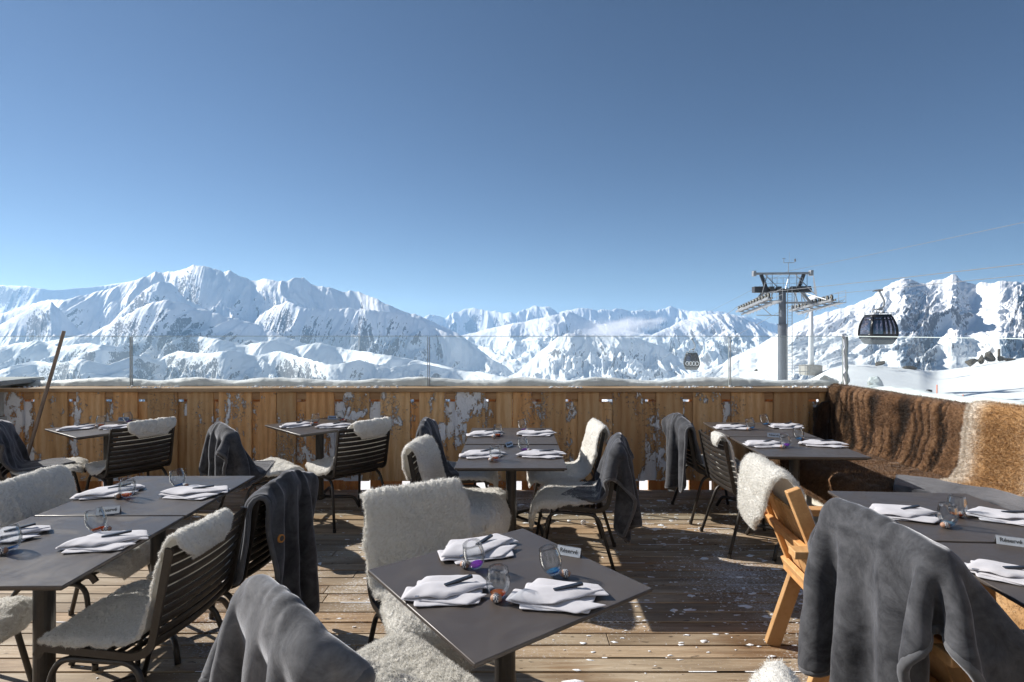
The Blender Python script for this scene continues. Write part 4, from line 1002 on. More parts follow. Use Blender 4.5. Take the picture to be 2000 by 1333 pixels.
def fur_throw(name, path, s0, s1, seed, n, L, mat, tone, fold, lab, w=.0016, th=.012, step=.02, jag=.02, down=(0, 0, -.55), lean=1.0, cat='fur throw'):
    S, v, LL = resample(path, step); k = int((s1-s0)/step)+1; u = np.linspace(1, 0, k)[None]
    sv = (v*LL)[:, None]; s = s0+(s1-s0)*u+jag*fbm(sv*4, u*2, 2, seed)*np.abs(u-.5)*2
    T = np.gradient(S, axis=0); T /= np.linalg.norm(T, axis=1, keepdims=True); Nn = np.stack([T[:, 1], -T[:, 0]], 1)
    f = fold(s, sv+0*s)
    m = S[:, :1]+Nn[:, :1]*f; z = S[:, 1:]+Nn[:, 1:]*f
    X = CRN.x+DW.x*s+NW.x*m; Y = CRN.y+DW.y*s+NW.y*m
    G = np.stack([X, Y, z], -1)
    ff = f
    o = wool_sheet(G, th, seed, n, L, w, mat, name, None, lean, curl=1.0, tone=lambda su, sv_: tone(s, sv+0*s, ff), down=np.array(down), lump=.004, lumpf=26)
    return tag(o, lab, cat)
PTH = [(.075, 1.036), (-.02, 1.042), (-.05, 1.0), (-.05, .8), (-.085, .58), (-.14, .485), (-.3, .468), (-.6, .462), (-.79, .462), (-.835, .43), (-.85, .27)]
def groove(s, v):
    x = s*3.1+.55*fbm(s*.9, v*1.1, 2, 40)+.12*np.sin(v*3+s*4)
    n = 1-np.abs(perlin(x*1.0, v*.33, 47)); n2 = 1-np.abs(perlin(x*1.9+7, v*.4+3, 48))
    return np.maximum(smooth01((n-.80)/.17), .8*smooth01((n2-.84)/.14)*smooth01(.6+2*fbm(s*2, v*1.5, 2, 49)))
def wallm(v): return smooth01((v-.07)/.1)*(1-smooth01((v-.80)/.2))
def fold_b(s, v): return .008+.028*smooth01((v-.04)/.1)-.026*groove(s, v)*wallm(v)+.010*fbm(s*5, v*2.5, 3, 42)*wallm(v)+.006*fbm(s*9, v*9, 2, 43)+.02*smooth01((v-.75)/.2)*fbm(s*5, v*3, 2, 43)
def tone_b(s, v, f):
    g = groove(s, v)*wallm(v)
    t = .53+.13*fbm(s*3.5, v*1.6, 3, 44)+.16*fbm(s*30, v*7, 2, 45)-.46*g  # crease shade painted in: tone drops along each fold groove
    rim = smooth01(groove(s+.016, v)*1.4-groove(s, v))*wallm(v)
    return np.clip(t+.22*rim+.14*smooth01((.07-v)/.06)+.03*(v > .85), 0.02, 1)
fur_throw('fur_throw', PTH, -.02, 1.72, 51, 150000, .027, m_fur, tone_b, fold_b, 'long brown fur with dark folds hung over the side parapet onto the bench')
def fold_s(s, v): return .03+.012*fbm(s*4, v*4, 3, 62)
def tone_s(s, v, f):
    a = (s-1.60)/.95; b = .5+.35*fbm(s*5, v*4, 3, 63)
    edge = np.exp(-(a/.13)**2)+.75*np.exp(-((a-.58)/.11)**2)+np.exp(-((a-1)/.12)**2)
    return np.clip(.30+.22*b-.12*np.exp(-((a-.2)/.06)**2)+.6*edge, 0, 1)
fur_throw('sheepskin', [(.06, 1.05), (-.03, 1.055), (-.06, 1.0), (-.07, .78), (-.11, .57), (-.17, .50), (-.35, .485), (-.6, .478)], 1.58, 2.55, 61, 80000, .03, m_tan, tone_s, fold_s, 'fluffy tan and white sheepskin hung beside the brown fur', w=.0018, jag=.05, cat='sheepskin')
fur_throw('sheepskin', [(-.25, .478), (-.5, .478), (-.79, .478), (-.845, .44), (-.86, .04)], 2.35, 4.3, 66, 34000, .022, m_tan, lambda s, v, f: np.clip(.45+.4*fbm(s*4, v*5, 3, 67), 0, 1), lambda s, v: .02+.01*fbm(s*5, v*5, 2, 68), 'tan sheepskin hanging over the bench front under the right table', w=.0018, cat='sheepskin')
fur_throw('fur_throw', [(-.02, 1.02), (-.06, .9), (-.1, .6), (-.14, .485)], -.0, .06, 70, 3500, .019, m_fur, lambda s, v, f: np.clip(.25+.2*fbm(s*9, v*9, 2, 71), 0, 1), lambda s, v: .04+.02*fbm(s*9, v*5, 2, 72), 'dark gathered end of the fur in the parapet corner') if False else None
# gathered end of the fur in the corner, its shadow put into a darker tone
def corner_fur():
    nv, nu = 40, 18; v = np.linspace(0, 1, nv)[:, None]; u = np.linspace(0, 1, nu)[None]
    x = 3.0+.28*u-.10*v*(1-u)+.02*np.sin(u*16+v*3); y = 5.53-.03*np.sin(u*18+2*v)**2-.16*v*(1-.3*u)*v; z = 1.0-.5*v*(1-.02*u)-.16*(1-u)*(1-v)
    G = np.stack([x, y+0*x, z+0*x], -1)[:, ::-1]
    G = G[::-1] if grid_normals(G)[..., 1].mean() > 0 else G
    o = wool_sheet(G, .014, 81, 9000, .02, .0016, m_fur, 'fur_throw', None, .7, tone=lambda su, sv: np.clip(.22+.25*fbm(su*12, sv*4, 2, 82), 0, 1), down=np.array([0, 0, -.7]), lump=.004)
    tag(o, 'gathered fur end darkened for shade in the parapet corner', 'fur throw')
corner_fur()

# folded grey throw on the bench
def folded_throw():
    pts = [(2.66, 3.86), (2.82, 3.74), (3.02, 3.44), (3.12, 3.05), (3.14, 2.7)]
    P, s, LL = resample(fillet([(x, y, 0) for x, y in pts], .3, 6), .02); n = len(P); P = P[:, :2]
    T = np.gradient(P, axis=0); T /= np.linalg.norm(T, axis=1, keepdims=True); Nn = np.stack([-T[:, 1], T[:, 0]], 1)
    # cross-section: a cloth folded over itself three times
    sec = fillet([(0, -.20, .012), (0, .19, .012), (0, .205, .03), (0, .19, .048), (0, -.17, .046), (0, -.19, .062), (0, -.17, .078), (0, .15, .08), (0, .17, .096), (0, .15, .11), (0, -.21, .108), (0, -.235, .07), (0, -.225, .02)], .02, 3)
    sec = np.array([(p[1], p[2]) for p in sec]); m = len(sec)
    k = (s*LL)[:, None]; a = sec[None, :, 0]*(1+.08*fbm(k*3, sec[None, :, 1]*20, 2, 3))+.02*fbm(k*4, k*0, 2, 4); h = sec[None, :, 1]*(1-.25*fbm(k*2.2, sec[None, :, 0]*6, 2, 5))+.034*fbm(k*5, sec[None, :, 0]*9, 3, 6)*(sec[None, :, 1] > .05)
    G = np.stack([P[:, :1]+Nn[:, :1]*a, P[:, 1:]+Nn[:, 1:]*a, .485+.8*np.clip(h, .005, None)], -1)
    o = link_mesh('throw', np_mesh('throw', G.reshape(-1, 3), grid_faces(n, m), True), m_throw)
    md = o.modifiers.new('thick', 'SOLIDIFY'); md.thickness = .012; md.offset = 0
    md = o.modifiers.new('soft', 'SUBSURF'); md.levels = 1; md.render_levels = 1
    tag(o, 'grey throw folded in layers on the bench before the tan sheepskin', 'blanket', 'grey plush throws')
folded_throw()

# ---------------------------------------------------------------- wooden lounge chairs (front is +y)
m_oak = wood_material('oiled_pine', [(.42, .235, .10), (.60, .37, .175), (.68, .45, .24)], (6, 6, 6), .5, knots=False, streak=.5)
def make_lounge():
    root = empty('wooden_chair'); tn = random.Random(2)
    def part(nm, mb): return mb.build(nm, m_oak, root, bevel=.004, attr='tone')
    for s in (-1, 1):
        part('back_post', MB().bar((s*.235, -.085, .34), (s*.235, -.31, .92), .036, .06, (0, 1, .4), tn.random()))
        part('armrest', MB().bar((s*.278, -.33, .665), (s*.278, .40, .675), .07, .034, val=tn.random()))
        part('leg', MB().bar((s*.215, -.095, .42), (s*.225, -.228, .0), .036, .07, (0, 1, 0), tn.random()))
        part('leg', MB().bar((s*.262, .31, .655), (s*.27, .37, .0), .036, .07, (0, 1, 0), tn.random()))
        part('seat_rail', MB().bar((s*.255, -.14, .37), (s*.255, .36, .43), .03, .07, val=tn.random()))
    d = Vector((0, -.225, .58)).normalized()
    for i in range(4):
        x = -.16+i*.107; a = Vector((x, -.078, .325)); part('back_board', MB().bar(a, a+d*.50, .098, .016, (0, 1, .4), tn.random()))
    for z in (.42, .64):
        y = -.085-.225*(z-.34)/.58; part('back_rail', MB().bar((-.262, y-.036, z), (.262, y-.036, z), .05, .028, (0, .93, .36), tn.random()))
    part('leg_block', MB().bar((-.26, -.135, .40), (.26, -.135, .40), .05, .05, val=tn.random()))
    for i in range(5): part('seat_board', MB().bar((-.24, -.02+i*.086, .42+i*.008), (.24, -.02+i*.086, .42+i*.008), .076, .018, val=tn.random()))
    return root
lc = make_lounge(); LOUNGE = []
for i, (bt, f, lab) in enumerate([((1.235, 2.62), (.995, -.09), 'light pine lounge chair with a white fleece over its back corner'), ((1.25, 1.88), (1, .06), 'light pine lounge chair under the big grey throw at the right')]):
    o = lc if i == 0 else copy_tree(lc); f = Vector((f[0], f[1], 0)).normalized(); org = Vector((bt[0], bt[1], 0))+f*.30
    o.location = org; o.rotation_euler = (0, 0, math.atan2(-f.x, f.y)); tag(o, lab, 'wooden chair', 'pine lounge chairs'); LOUNGE.append(o)
LB = [slab((-.085, .34), (-.305, .92), .262, .045), ((.278, .04, .67), np.eye(3), (.04, .37, .02)), ((-.278, .04, .67), np.eye(3), (.04, .37, .02)), ((0, .15, .42), np.eye(3), (.26, .24, .02))]
BL = lambda w_, l_, ang, cx, cy, seed, **k: blanket_sim(w_, l_, R(ang), cx, cy, top_y=-.315, top_z=.945, half=.262, boxes=LB, seed=seed, fric=.4, **k)
throw(LOUNGE[1], 'big charcoal plush throw draped over the wooden chair at the right', BL(.86, 1.18, -21, -.01, -.06, 31, gather=.97, droop=.02), th=.026)
o = fleece(LOUNGE[0], 'thick white fleece hung over the corner of the wooden chair', [(-.372, .66), (-.368, .78), (-.345, .90), (-.31, .948), (-.265, .89), (-.18, .66), (-.08, .46), (.15, .46)],
       W(.2, .25, .28, .285, .27, .25, .2, .2), W(.04, .10, .15, .18, .19, .2, .2, .2), 33, 30000, th=.026, L=.016, hw=.27, lumpf=38)
# ---------------------------------------------------------------- place settings
TZ = .7505
def napkin_material():
    t = NT('linen'); v = t.coord(); n = t.noise(v, 60, 3); wv = t.noise(v, 700, 2)
    c = t.mix(n, (.50, .49, .525), (.57, .56, .595)); t.bsdf(c, .85, 0, t.bump(t.math('MULTIPLY_ADD', wv, .3, n), .25, .002), .15, Sheen_Weight=.2); return t.m
m_linen = napkin_material()
def napkin_mesh(seed):
    r = np.random.RandomState(seed); layers = []
    j = lambda a: np.array(a)+r.normal(0, .006, 2)
    def quad(c, z, rise, nu=15, nv=9):
        c = [j(p) for p in c]; u = np.linspace(0, 1, nu)[None, :, None]; v = np.linspace(0, 1, nv)[:, None, None]
        P = (c[0]*(1-u)+c[1]*u)*(1-v)+(c[3]*(1-u)+c[2]*u)*v; u = u[..., 0]; v = v[..., 0]
        Z = z+rise*v+.0055*fbm(P[..., 0]*14+z*90, P[..., 1]*16, 3, seed)+.002*np.sin(u*5+seed)*v
        e = np.maximum(np.abs(2*u-1)**5, np.abs(2*v-1)**4); Z = Z-(z-.003)*.62*e*(.4+.6*np.abs(np.sin(3*u+seed)))
        return np.concatenate([P, (Z+0*u)[..., None]], -1)
    layers.append(quad([(-.120, -.082), (.085, -.100), (.140, .062), (-.085, .090)], .003, .002))
    layers.append(quad([(-.145, -.040), (.050, -.108), (.128, -.055), (-.128, .052)], .0095, .002))
    layers.append(quad([(-.130, .005), (.150, -.008), (.118, .078), (-.070, .100)], .0145, .004))
    G = quad([(-.140, -.028), (-.02, -.075), (.150, .010), (-.060, .062)], .0205, .003)
    u = np.linspace(0, 1, G.shape[1])[None]; v = np.linspace(0, 1, G.shape[0])[:, None]
    G[..., 2] += .009*np.sin(np.pi*np.clip(v*1.1, 0, 1))*(1-u)**1.5+.007*np.exp(-((v-.15)/.18)**2)*u; layers.append(G)
    V = []; F = []; n = 0
    for G in layers: V.append(G.reshape(-1, 3)); F.append(grid_faces(*G.shape[:2])+n); n += G.shape[0]*G.shape[1]
    me = np_mesh('napkin', np.concatenate(V), np.concatenate(F), True); me.materials.append(m_linen); return me
nap_me = [napkin_mesh(s) for s in (3, 14, 25, 36)]
def thin_glass(name, tint, base=None):
    t = NT(name); tr = t.n('ShaderNodeBsdfTransparent'); g = t.n('ShaderNodeBsdfGlossy'); g.inputs['Roughness'].default_value = .02
    lw = t.n('ShaderNodeLayerWeight'); lw.inputs['Blend'].default_value = .28
    col = t.mix(t.ramp(lw.outputs['Facing'], [(.35, 0), (.95, 1)]), tint, [q*.86 for q in tint]); t.link(col, tr.inputs['Color'])
    m = t.n('ShaderNodeMixShader'); t.link(t.ramp(lw.outputs['Fresnel'], [(0, .02), (.5, .17), (1, .5)]), m.inputs[0]); t.link(tr.outputs[0], m.inputs[1]); t.link(g.outputs[0], m.inputs[2]); t.link(m.outputs[0], t.out.inputs[0]); return t.m
m_glass = thin_glass('tumbler_glass', (.95, .96, .965))
def tinted(name, c):
    t = NT(name); tr = t.n('ShaderNodeBsdfTransparent'); tr.inputs['Color'].default_value = (*c, 1)
    p = t.n('ShaderNodeBsdfPrincipled'); p.inputs['Base Color'].default_value = (*[q*.8 for q in c], 1); p.inputs['Roughness'].default_value = .08
    m = t.n('ShaderNodeMixShader'); m.inputs[0].default_value = .45; t.link(tr.outputs[0], m.inputs[1]); t.link(p.outputs[0], m.inputs[2]); t.link(m.outputs[0], t.out.inputs[0]); return t.m
m_tint = {'orange': tinted('orange_glass', (1, .3, .05)), 'purple': tinted('purple_glass', (.55, .12, .9)), 'blue': tinted('blue_glass', (.12, .5, .9)), 'clear': tinted('clear_blue_glass', (.55, .75, .9))}
def glass_mesh():
    out = [(0, .0), (.014, .0), (.020, .004), (.030, .018), (.0375, .036), (.039, .048), (.0375, .066), (.034, .084), (.0315, .096)]
    inn = [(.0305, .0965), (.033, .084), (.0365, .066), (.038, .048), (.0365, .037), (.029, .020), (.018, .009), (0, .007)]
    me = MB().lathe(out+inn, 28).mesh('tumbler', True); me.materials.append(m_glass); return me
def base_mesh():
    return MB().lathe([(0, .0072), (.0175, .0092), (.0245, .0150), (.0240, .0165), (0, .0120)], 24).mesh('tinted_base', True)
g_me = glass_mesh(); b_me = {k: base_mesh() for k in m_tint}
for k, me in b_me.items(): me.materials.append(m_tint[k])
def pebble_material():
    t = NT('pebble'); v = t.coord(); ch = t.n('ShaderNodeTexChecker', Vector=t.coord('Object', (1, 1, .6)), Scale=240.0); z = t.n('ShaderNodeSeparateXYZ'); t.link(t.coord(), z.inputs[0])
    c = t.mix(ch.outputs['Fac'], (.7, .68, .66), (.06, .08, .13)); band = t.ramp(t.math('ABSOLUTE', t.math('MULTIPLY', z.outputs[0], 40.0)), [(.30, 1), (.34, 0)])
    b = t.mix(t.noise(v, 90, 4), (.26, .13, .08), (.42, .25, .17)); t.bsdf(t.mix(band, b, c), .6); return t.m
def pebble_mesh():
    bm = bmesh.new(); bmesh.ops.create_icosphere(bm, subdivisions=3, radius=1); V = np.array([v.co for v in bm.verts]); d = 1+.06*fbm(V[:, 0]*1.5+V[:, 2], V[:, 1]*1.5, 2, 3)
    for v, q in zip(bm.verts, V*d[:, None]*[.0185, .0155, .0135]): v.co = q+np.array([0, 0, .0135])
    me = bpy.data.meshes.new('pebble'); bm.to_mesh(me); bm.free(); me.polygons.foreach_set('use_smooth', np.ones(len(me.polygons), bool)); me.materials.append(pebble_material()); return me
peb_me = pebble_mesh()
m_handle = plain('knife_handle', (.02, .024, .034), .3, 0, .6, 300); m_steel = plain('steel', (.55, .55, .56), .25, 1.0, .05, 40)
h_me = MB().bar((-.05, 0, 0), (.05, 0, .001), .0125, .008).mesh('handle'); h_me.materials.append(m_handle)
k_me = MB().prism([(.05, -.006), (.12, -.008), (.15, -.004), (.155, .004), (.05, .005)], -.001, .0008).mesh('blade'); k_me.materials.append(m_steel)
proto = {}
def setting_thing(kind, build):
    if kind not in proto: proto[kind] = build(); return proto[kind]
    return copy_tree(proto[kind])
def mk_glass(col):
    def f():
        r = empty('drinking_glass'); link_mesh('tumbler', g_me, None, r); link_mesh('tinted_base', b_me[col], None, r); return r
    return f
def mk_knife():
    r = empty('table_knife'); link_mesh('handle', h_me, None, r); link_mesh('blade', k_me, None, r); return r
def text_mesh(txt, size):
    cu = bpy.data.curves.new('lettering', 'FONT'); cu.body = txt; cu.size = size; cu.align_x = 'CENTER'; cu.align_y = 'CENTER'; cu.extrude = .0003; cu.offset = .0004
    o = bpy.data.objects.new('lettering', cu); COL.objects.link(o); dg = bpy.context.evaluated_depsgraph_get(); dg.update()
    me = bpy.data.meshes.new_from_object(o.evaluated_get(dg)); bpy.data.objects.remove(o); bpy.data.curves.remove(cu); return me
m_alu = plain('brushed_aluminium', (.45, .48, .53), .32, .7, .06, 80); m_ink = plain('black_lettering', (.03, .032, .036), .5)
def mk_sign():
    r = empty('reserved_sign'); h, d, w_ = .032, .015, .046
    mb = MB(); mb.add([(-w_, -d, 0), (w_, -d, 0), (w_, 0, h), (-w_, 0, h)], [(0, 1, 2, 3)]); mb.add([(-w_, 0, h), (w_, 0, h), (w_, d, 0), (-w_, d, 0)], [(0, 1, 2, 3)])
    o = mb.build('folded_plate', m_alu, r); m = o.modifiers.new('thick', 'SOLIDIFY'); m.thickness = .0014
    me = text_mesh('Réservé', .0215); me.materials.append(m_ink); t = link_mesh('lettering', me, None, r); tl = math.atan2(h, d)
    t.rotation_euler = (tl, 0, 0); t.location = (0, -d/2-.0012, h/2+.0006); return r
# a: napkin ends (photo pixels on the table top), knife angle offset; glasses: foot, colour, lean (towards, degrees)
SET = {
 'diag': ('the turned table in the middle foreground', [((857, 1092), (1003, 1062), 'at its left corner'), ((790, 1168), (958, 1150), 'at its near left side'), ((1000, 1168), (1178, 1170), 'at its near right side')],
          [((932, 1112), 'purple', (-.2, -.1, 14)), ((973, 1168), 'orange', (0, 0, 2)), ((1083, 1126), 'blue', (-.9, .4, 16))], [(908, 1110), (969, 1177), (1104, 1128)], (1112, 1084, -24)),
 'centre': ('the middle pair of tables', [((913, 852), (985, 847), 'at the rear left place'), ((1010, 849), (1083, 848), 'at the rear right place'), ((897, 893), (986, 887), 'at the near left place'), ((1014, 889), (1101, 891), 'at the near right place')],
          [((972, 853), 'orange', (0, 0, 2)), ((1023, 843), 'purple', (-.9, .3, 14)), ((967, 899), 'orange', (0, 0, 3)), ((1025, 883), 'purple', (-.9, .3, 14))], [(965, 856), (1030, 844), (959, 902), (1033, 884)], (993, 872, 60)),
 'left': ('the left tables', [((147, 972), (283, 957), 'at the rear left place'), ((318, 966), (445, 964), 'at the rear right place'), ((122, 1070), (287, 1055), 'at the near right place'), ((-62, 1058), (90, 1042), 'cut by the left edge')],
          [((247, 973), 'orange', (.1, 0, 4)), ((350, 954), 'blue', (-.9, .4, 17)), ((192, 1042), 'orange', (-.9, .4, 20)), ((22, 1077), 'blue', (0, 0, 3))], [(230, 974), (362, 954), (208, 1040), (4, 1083)], (212, 1003, 22)),
 'backleft': ('the pole table', [((112, 842), (190, 834), 'at its left side'), ((194, 839), (270, 833), 'behind the chair with the wool roll')], [((196, 834), 'orange', (.2, 0, 5)), ((252, 827), 'purple', (-.8, .2, 16))], [(190, 836), (257, 826)], (242, 822, 5)),
 'backmid': ('the middle parapet table', [((547, 836), (612, 829), 'at its left side'), ((619, 836), (685, 832), 'at its near right side')], [((616, 829), 'orange', (0, 0, 2)), ((668, 824), 'orange', (-.8, .2, 16))], [(610, 831), (674, 824)], (650, 819, 4)),
 'backright': ('the corner tables', [((1393, 838), (1466, 835), 'at the rear left place'), ((1498, 836), (1570, 833), 'at the rear right place'), ((1450, 871), (1537, 869), 'at the near left place'), ((1562, 868), (1652, 871), 'at the near right place')],
          [((1469, 839), 'blue', (0, 0, 2)), ((1496, 832), 'blue', (-.8, .2, 15)), ((1536, 873), 'purple', (0, 0, 2)), ((1562, 861), 'blue', (-.7, .3, 10))], [(1463, 841), (1502, 832), (1529, 876), (1569, 861)], (1511, 854, -20)),
 'right': ('the tables at the right edge', [((1690, 1005), (1842, 1008), 'beside the upright clear glass'), ((1886, 1005), (2045, 1022), 'partly cut by the right edge'), ((1880, 1112), (2062, 1140), 'in front of the reserved sign')],
          [((1851, 1028), 'clear', (0, 0, 2)), ((1868, 1011), 'orange', (.3, .2, 6))], [(1846, 1032), (1878, 1011)], (1973, 1064, -26)),
}
COLW = {'orange': 'orange', 'purple': 'purple', 'blue': 'blue', 'clear': 'pale blue'}
rs = random.Random(9); ni = 0
ORD = {'diag': [''], }
for key, (where, naps, glasses, pebs, sign) in SET.items():
    for (a, b, pos) in naps:
        A = Vector(pt(*a, TZ)); Bv = Vector(pt(*b, TZ)); mid = (A+Bv)/2; ang = math.atan2(Bv.y-A.y, Bv.x-A.x); L = (Bv-A).length
        o = link_mesh('napkin', nap_me[ni % 4]); m = o.modifiers.new('cloth', 'SOLIDIFY'); m.thickness = .0048; m.offset = 0
        m = o.modifiers.new('soft', 'SUBSURF'); m.levels = 1; m.render_levels = 1
        sc = min(1.15, max(.9, L/.27)); o.location = (mid.x, mid.y, TZ+.0015); o.rotation_euler = (0, 0, ang+rs.uniform(-.06, .06)); o.scale = (sc, .95*sc, 1)
        tag(o, 'folded white napkin on %s, %s' % (where, pos), 'napkin', 'folded napkins on the tables'); ni += 1
        k = setting_thing('knife', mk_knife); off = Vector((.035, .012)); ca, sa = math.cos(ang), math.sin(ang)
        k.location = (mid.x+off.x*ca-off.y*sa, mid.y+off.x*sa+off.y*ca, TZ+.031); k.rotation_euler = (0, R(4.5), ang+rs.choice([.35, .5, .25])+math.pi)
        tag(k, 'dark handled knife on %s, %s' % (where, pos), 'knife', 'knives tucked in the napkins')
    for gi, (f, col, (dx, dy, deg)) in enumerate(glasses):
        x, y = pt(*f, TZ); o = setting_thing('glass_'+col, mk_glass(col)); d = Vector((dx, dy)); a = R(deg)
        if d.length > 0:
            d.normalize(); ax = Vector((-d.y, d.x, 0)); o.rotation_mode = 'QUATERNION'; o.rotation_quaternion = Matrix.Rotation(a, 3, ax).to_quaternion()
            o.location = (x, y, TZ+.0165*math.sin(a)+.001)
        else: o.location = (x, y, TZ+.001)
        pos = naps[min(gi, len(naps)-1)][2]; st = 'tilted' if deg > 9 else 'upright'
        tag(o, '%s %s tumbler on %s, %s' % (st, COLW[col], where, pos), 'glass', 'tumblers on the tables')
    for gi, f in enumerate(pebs):
        x, y = pt(*f, TZ); o = link_mesh('pebble', peb_me, None, None, (x, y, TZ), rs.uniform(-.6, .6)); pos = naps[min(gi, len(naps)-1)][2]
        tag(o, '%s tumbler pebble on %s, %s' % (COLW[glasses[gi][1]], where, pos), 'pebble', 'painted pebbles beside the tumblers')
    x, y = pt(sign[0], sign[1], TZ); o = setting_thing('sign', mk_sign); o.location = (x, y, TZ+.0005); o.rotation_euler = (0, 0, R(sign[2]))
    tag(o, 'metal tent sign reading Réservé on %s' % where, 'table sign', 'reserved signs on the tables')
# round orange badge on the throw of one chair at the left tables
def badge():
    th = [o for o in bpy.data.objects if o.get('label', '').startswith('grey throw with a round orange badge')][0]
    bpy.context.view_layer.update(); inv = th.matrix_world.inverted(); org = inv @ Vector((0, 0, EYE))
    for px, py in ((548, 1052), (556, 1046), (566, 1050), (580, 1050), (600, 1060)):
        d = (inv @ Vector(((px-1000)/FPX*10, 10, EYE-(py-HZ)/FPX*10))-org).normalized(); hit, p, n, i = th.ray_cast(org, d)
        if hit: break
    if not hit: return
    if n.dot(d) > 0: n = -n
    o = MB().lathe([(0, .004), (.016, .0045), (.019, .003), (.019, -.004), (0, -.004)], 24).build('badge', plain('badge_orange', (.5, .2, .03), .5, 0, .5, 200), th)
    o.rotation_mode = 'QUATERNION'; o.rotation_quaternion = n.to_track_quat('Z', 'Y'); o.location = p+n*.004
    k = MB().lathe([(0, .0055), (.010, .0055), (.0125, .0048), (.0125, .004)], 24).build('badge_centre', m_ink, o)
badge()
# ---------------------------------------------------------------- ropeway
EV = Vector((-.0995, -.995, 0)); QV = Vector((.995, -.0995, 0)); TW = Vector((27.74, 57., 0))
m_galv = plain('galvanised_steel', (.33, .34, .35), .45, .5, .15, 3); m_mast = plain('painted_mast', (.12, .135, .16), .45, .1, .1, 1.5); m_darksteel = plain('dark_steel', (.06, .062, .066), .5, .3, .2, 5)
m_roller = plain('roller_rubber', (.035, .035, .035), .6); m_rim = plain('roller_rim', (.5, .46, .36), .4, .6)
root = empty('lift_pylon', (TW.x, TW.y, -7.2), math.atan2(QV.y, QV.x), 'grey steel gondola lift pylon with two roller trains', 'lift pylon')
z0 = 7.2   # local: x across the line, y away from the camera, z up
MB().lathe([(.46, 0), (.43, z0+2.2), (.48, z0+2.2), (.48, z0+2.32), (.36, z0+2.32), (.34, z0+5.6), (0, z0+5.6)], 20).build('mast', m_mast, root); auto_smooth(root.children[-1])
lad = MB()
for x in (.28, .72): lad.box((x, -.62, z0+.2), (.05, .06, 11.8))
for i in range(38): lad.box((.5, -.62, 1.4-.0+i*.3), (.4, .03, .035))
lad.build('ladder', m_galv, root)
arm = MB(); arm.box((0, 0, z0+5.75), (5.6, .5, .42)); arm.box((-2.35, -.2, z0+5.85), (1.2, .9, .6)); arm.box((2.1, -.2, z0+5.85), (1.0, .8, .6)); arm.build('crossarm', m_darksteel, root, bevel=.03)
tb = MB(); tb.box((0, 0, z0+7.5), (5.5, .26, .24)); tb.box((-2.8, 0, z0+7.52), (.3, .55, .55)); tb.box((2.8, 0, z0+7.52), (.3, .55, .55)); tb.build('top_beam', m_galv, root, bevel=.03)
for s in (-1, 1):
    st = MB(); st.bar((s*1.55, 0, z0+5.9), (s*2.1, 0, z0+7.4), .26, .3); st.build('strut', m_darksteel, root)
    br = MB(); br.tube([(s*1.2-.5, 0, z0+7.4), (s*.3-.1, -.3, z0+5.9)], .045, 6); br.tube([(s*1.4, .3, z0+7.4), (s*1.9+.6*s, -1.5, z0+5.3)], .05, 6); br.build('brace', m_galv, root)
# roller trains: left falls from z 5.05 (near) to 4.1 (far); right likewise
def train(x, ya, za, yb, zb, nw):
    f = MB(); A = Vector((x, ya, za)); Bv = Vector((x, yb, zb)); f.bar(A+Vector((.18, 0, -.28)), Bv+Vector((.18, 0, -.28)), .12, .2); f.bar(A+Vector((-.18, 0, -.28)), Bv+Vector((-.18, 0, -.28)), .12, .2)
    f.bar(A+Vector((.75, 0, -.55)), Bv+Vector((.75, 0, -.55)), .8, .05); 
    for i in range(6):
        p = A.lerp(Bv, (i+.5)/6); f.bar(p+Vector((-.2, 0, -.34)), p+Vector((1.1, 0, -.55)), .08, .1)
    t = f.build('roller_frame', m_galv, root)
    for i in range(nw):
        p = A.lerp(Bv, (i+.5)/nw); w_ = MB().lathe([(0, -.07), (.24, -.07), (.27, -.03), (.25, 0), (.27, .03), (.24, .07), (0, .07)], 14, p, 'x'); w_.build('roller', m_roller, t, smooth=False)
        MB().lathe([(.12, -.085), (.2, -.085), (.2, .085), (.12, .085)], 12, p, 'x').build('rim', m_rim, t)
    rl = MB()
    for i in range(8):
        p = A.lerp(Bv, i/7)+Vector((1.1, 0, -.5)); rl.tube([p, p+Vector((0, 0, 1.1))], .022, 5)
    for h in (.55, 1.1): rl.tube([A+Vector((1.1, 0, -.5+h)), Bv+Vector((1.1, 0, -.5+h))], .022, 5)
    rl.build('railing', m_galv, root); return t
train(-3.0, -5.2, z0+5.0, 4.8, z0+4.05, 12); train(3.0, -4.4, z0+4.82, 5.6, z0+4.15, 12)
hb = MB(); hb.bar((-3, 0, z0+4.5), (3, 0, z0+4.5), .16, .2); hb.bar((-2.9, -1, z0+3.2), (-.4, 0, z0+3.2), .08, .08); hb.bar((-2.2, -.7, z0+4.0), (-1.2, -.3, z0+3.2), .06, .06)
for s in (-1, 1): hb.bar((s*2.9, 0, z0+4.3), (s*1.9, 0, z0+5.6), .22, .25)
hb.build('hanger_frame', m_galv, root)
pl = MB()
for x in (-1.9, -1.3, -.7, -.1, .5, 1.2, 1.8):
    pl.tube([(x, -.5, z0+5.95), (x, -.5, z0+7.0)], .022, 5)
for h in (6.45, 7.0): pl.tube([(-1.9, -.5, z0+h), (1.8, -.5, z0+h)], .022, 5)
pl.build('platform_railing', m_galv, root)
lt = MB()
for x in (-3.0, 3.0):
    for i in range(9):
        y = -4.2+i*1.05; z = z0+4.75-.095*y-.95; lt.tube([(x+.35, y, z), (x+1.1, y+.5, z+.35)], .028, 5); lt.tube([(x+1.1, y, z+.45), (x+1.1, y+1.05, z-.1)], .022, 5)
    lt.tube([(x+.35, -4.4, z0+4.25), (x+.35, 4.6, z0+3.4)], .06, 6); lt.tube([(x-.3, -3.6, z0+4.6), (x*.5, -.4, z0+5.6)], .06, 6); lt.tube([(x-.3, 3.6, z0+3.9), (x*.5, .4, z0+5.6)], .06, 6)
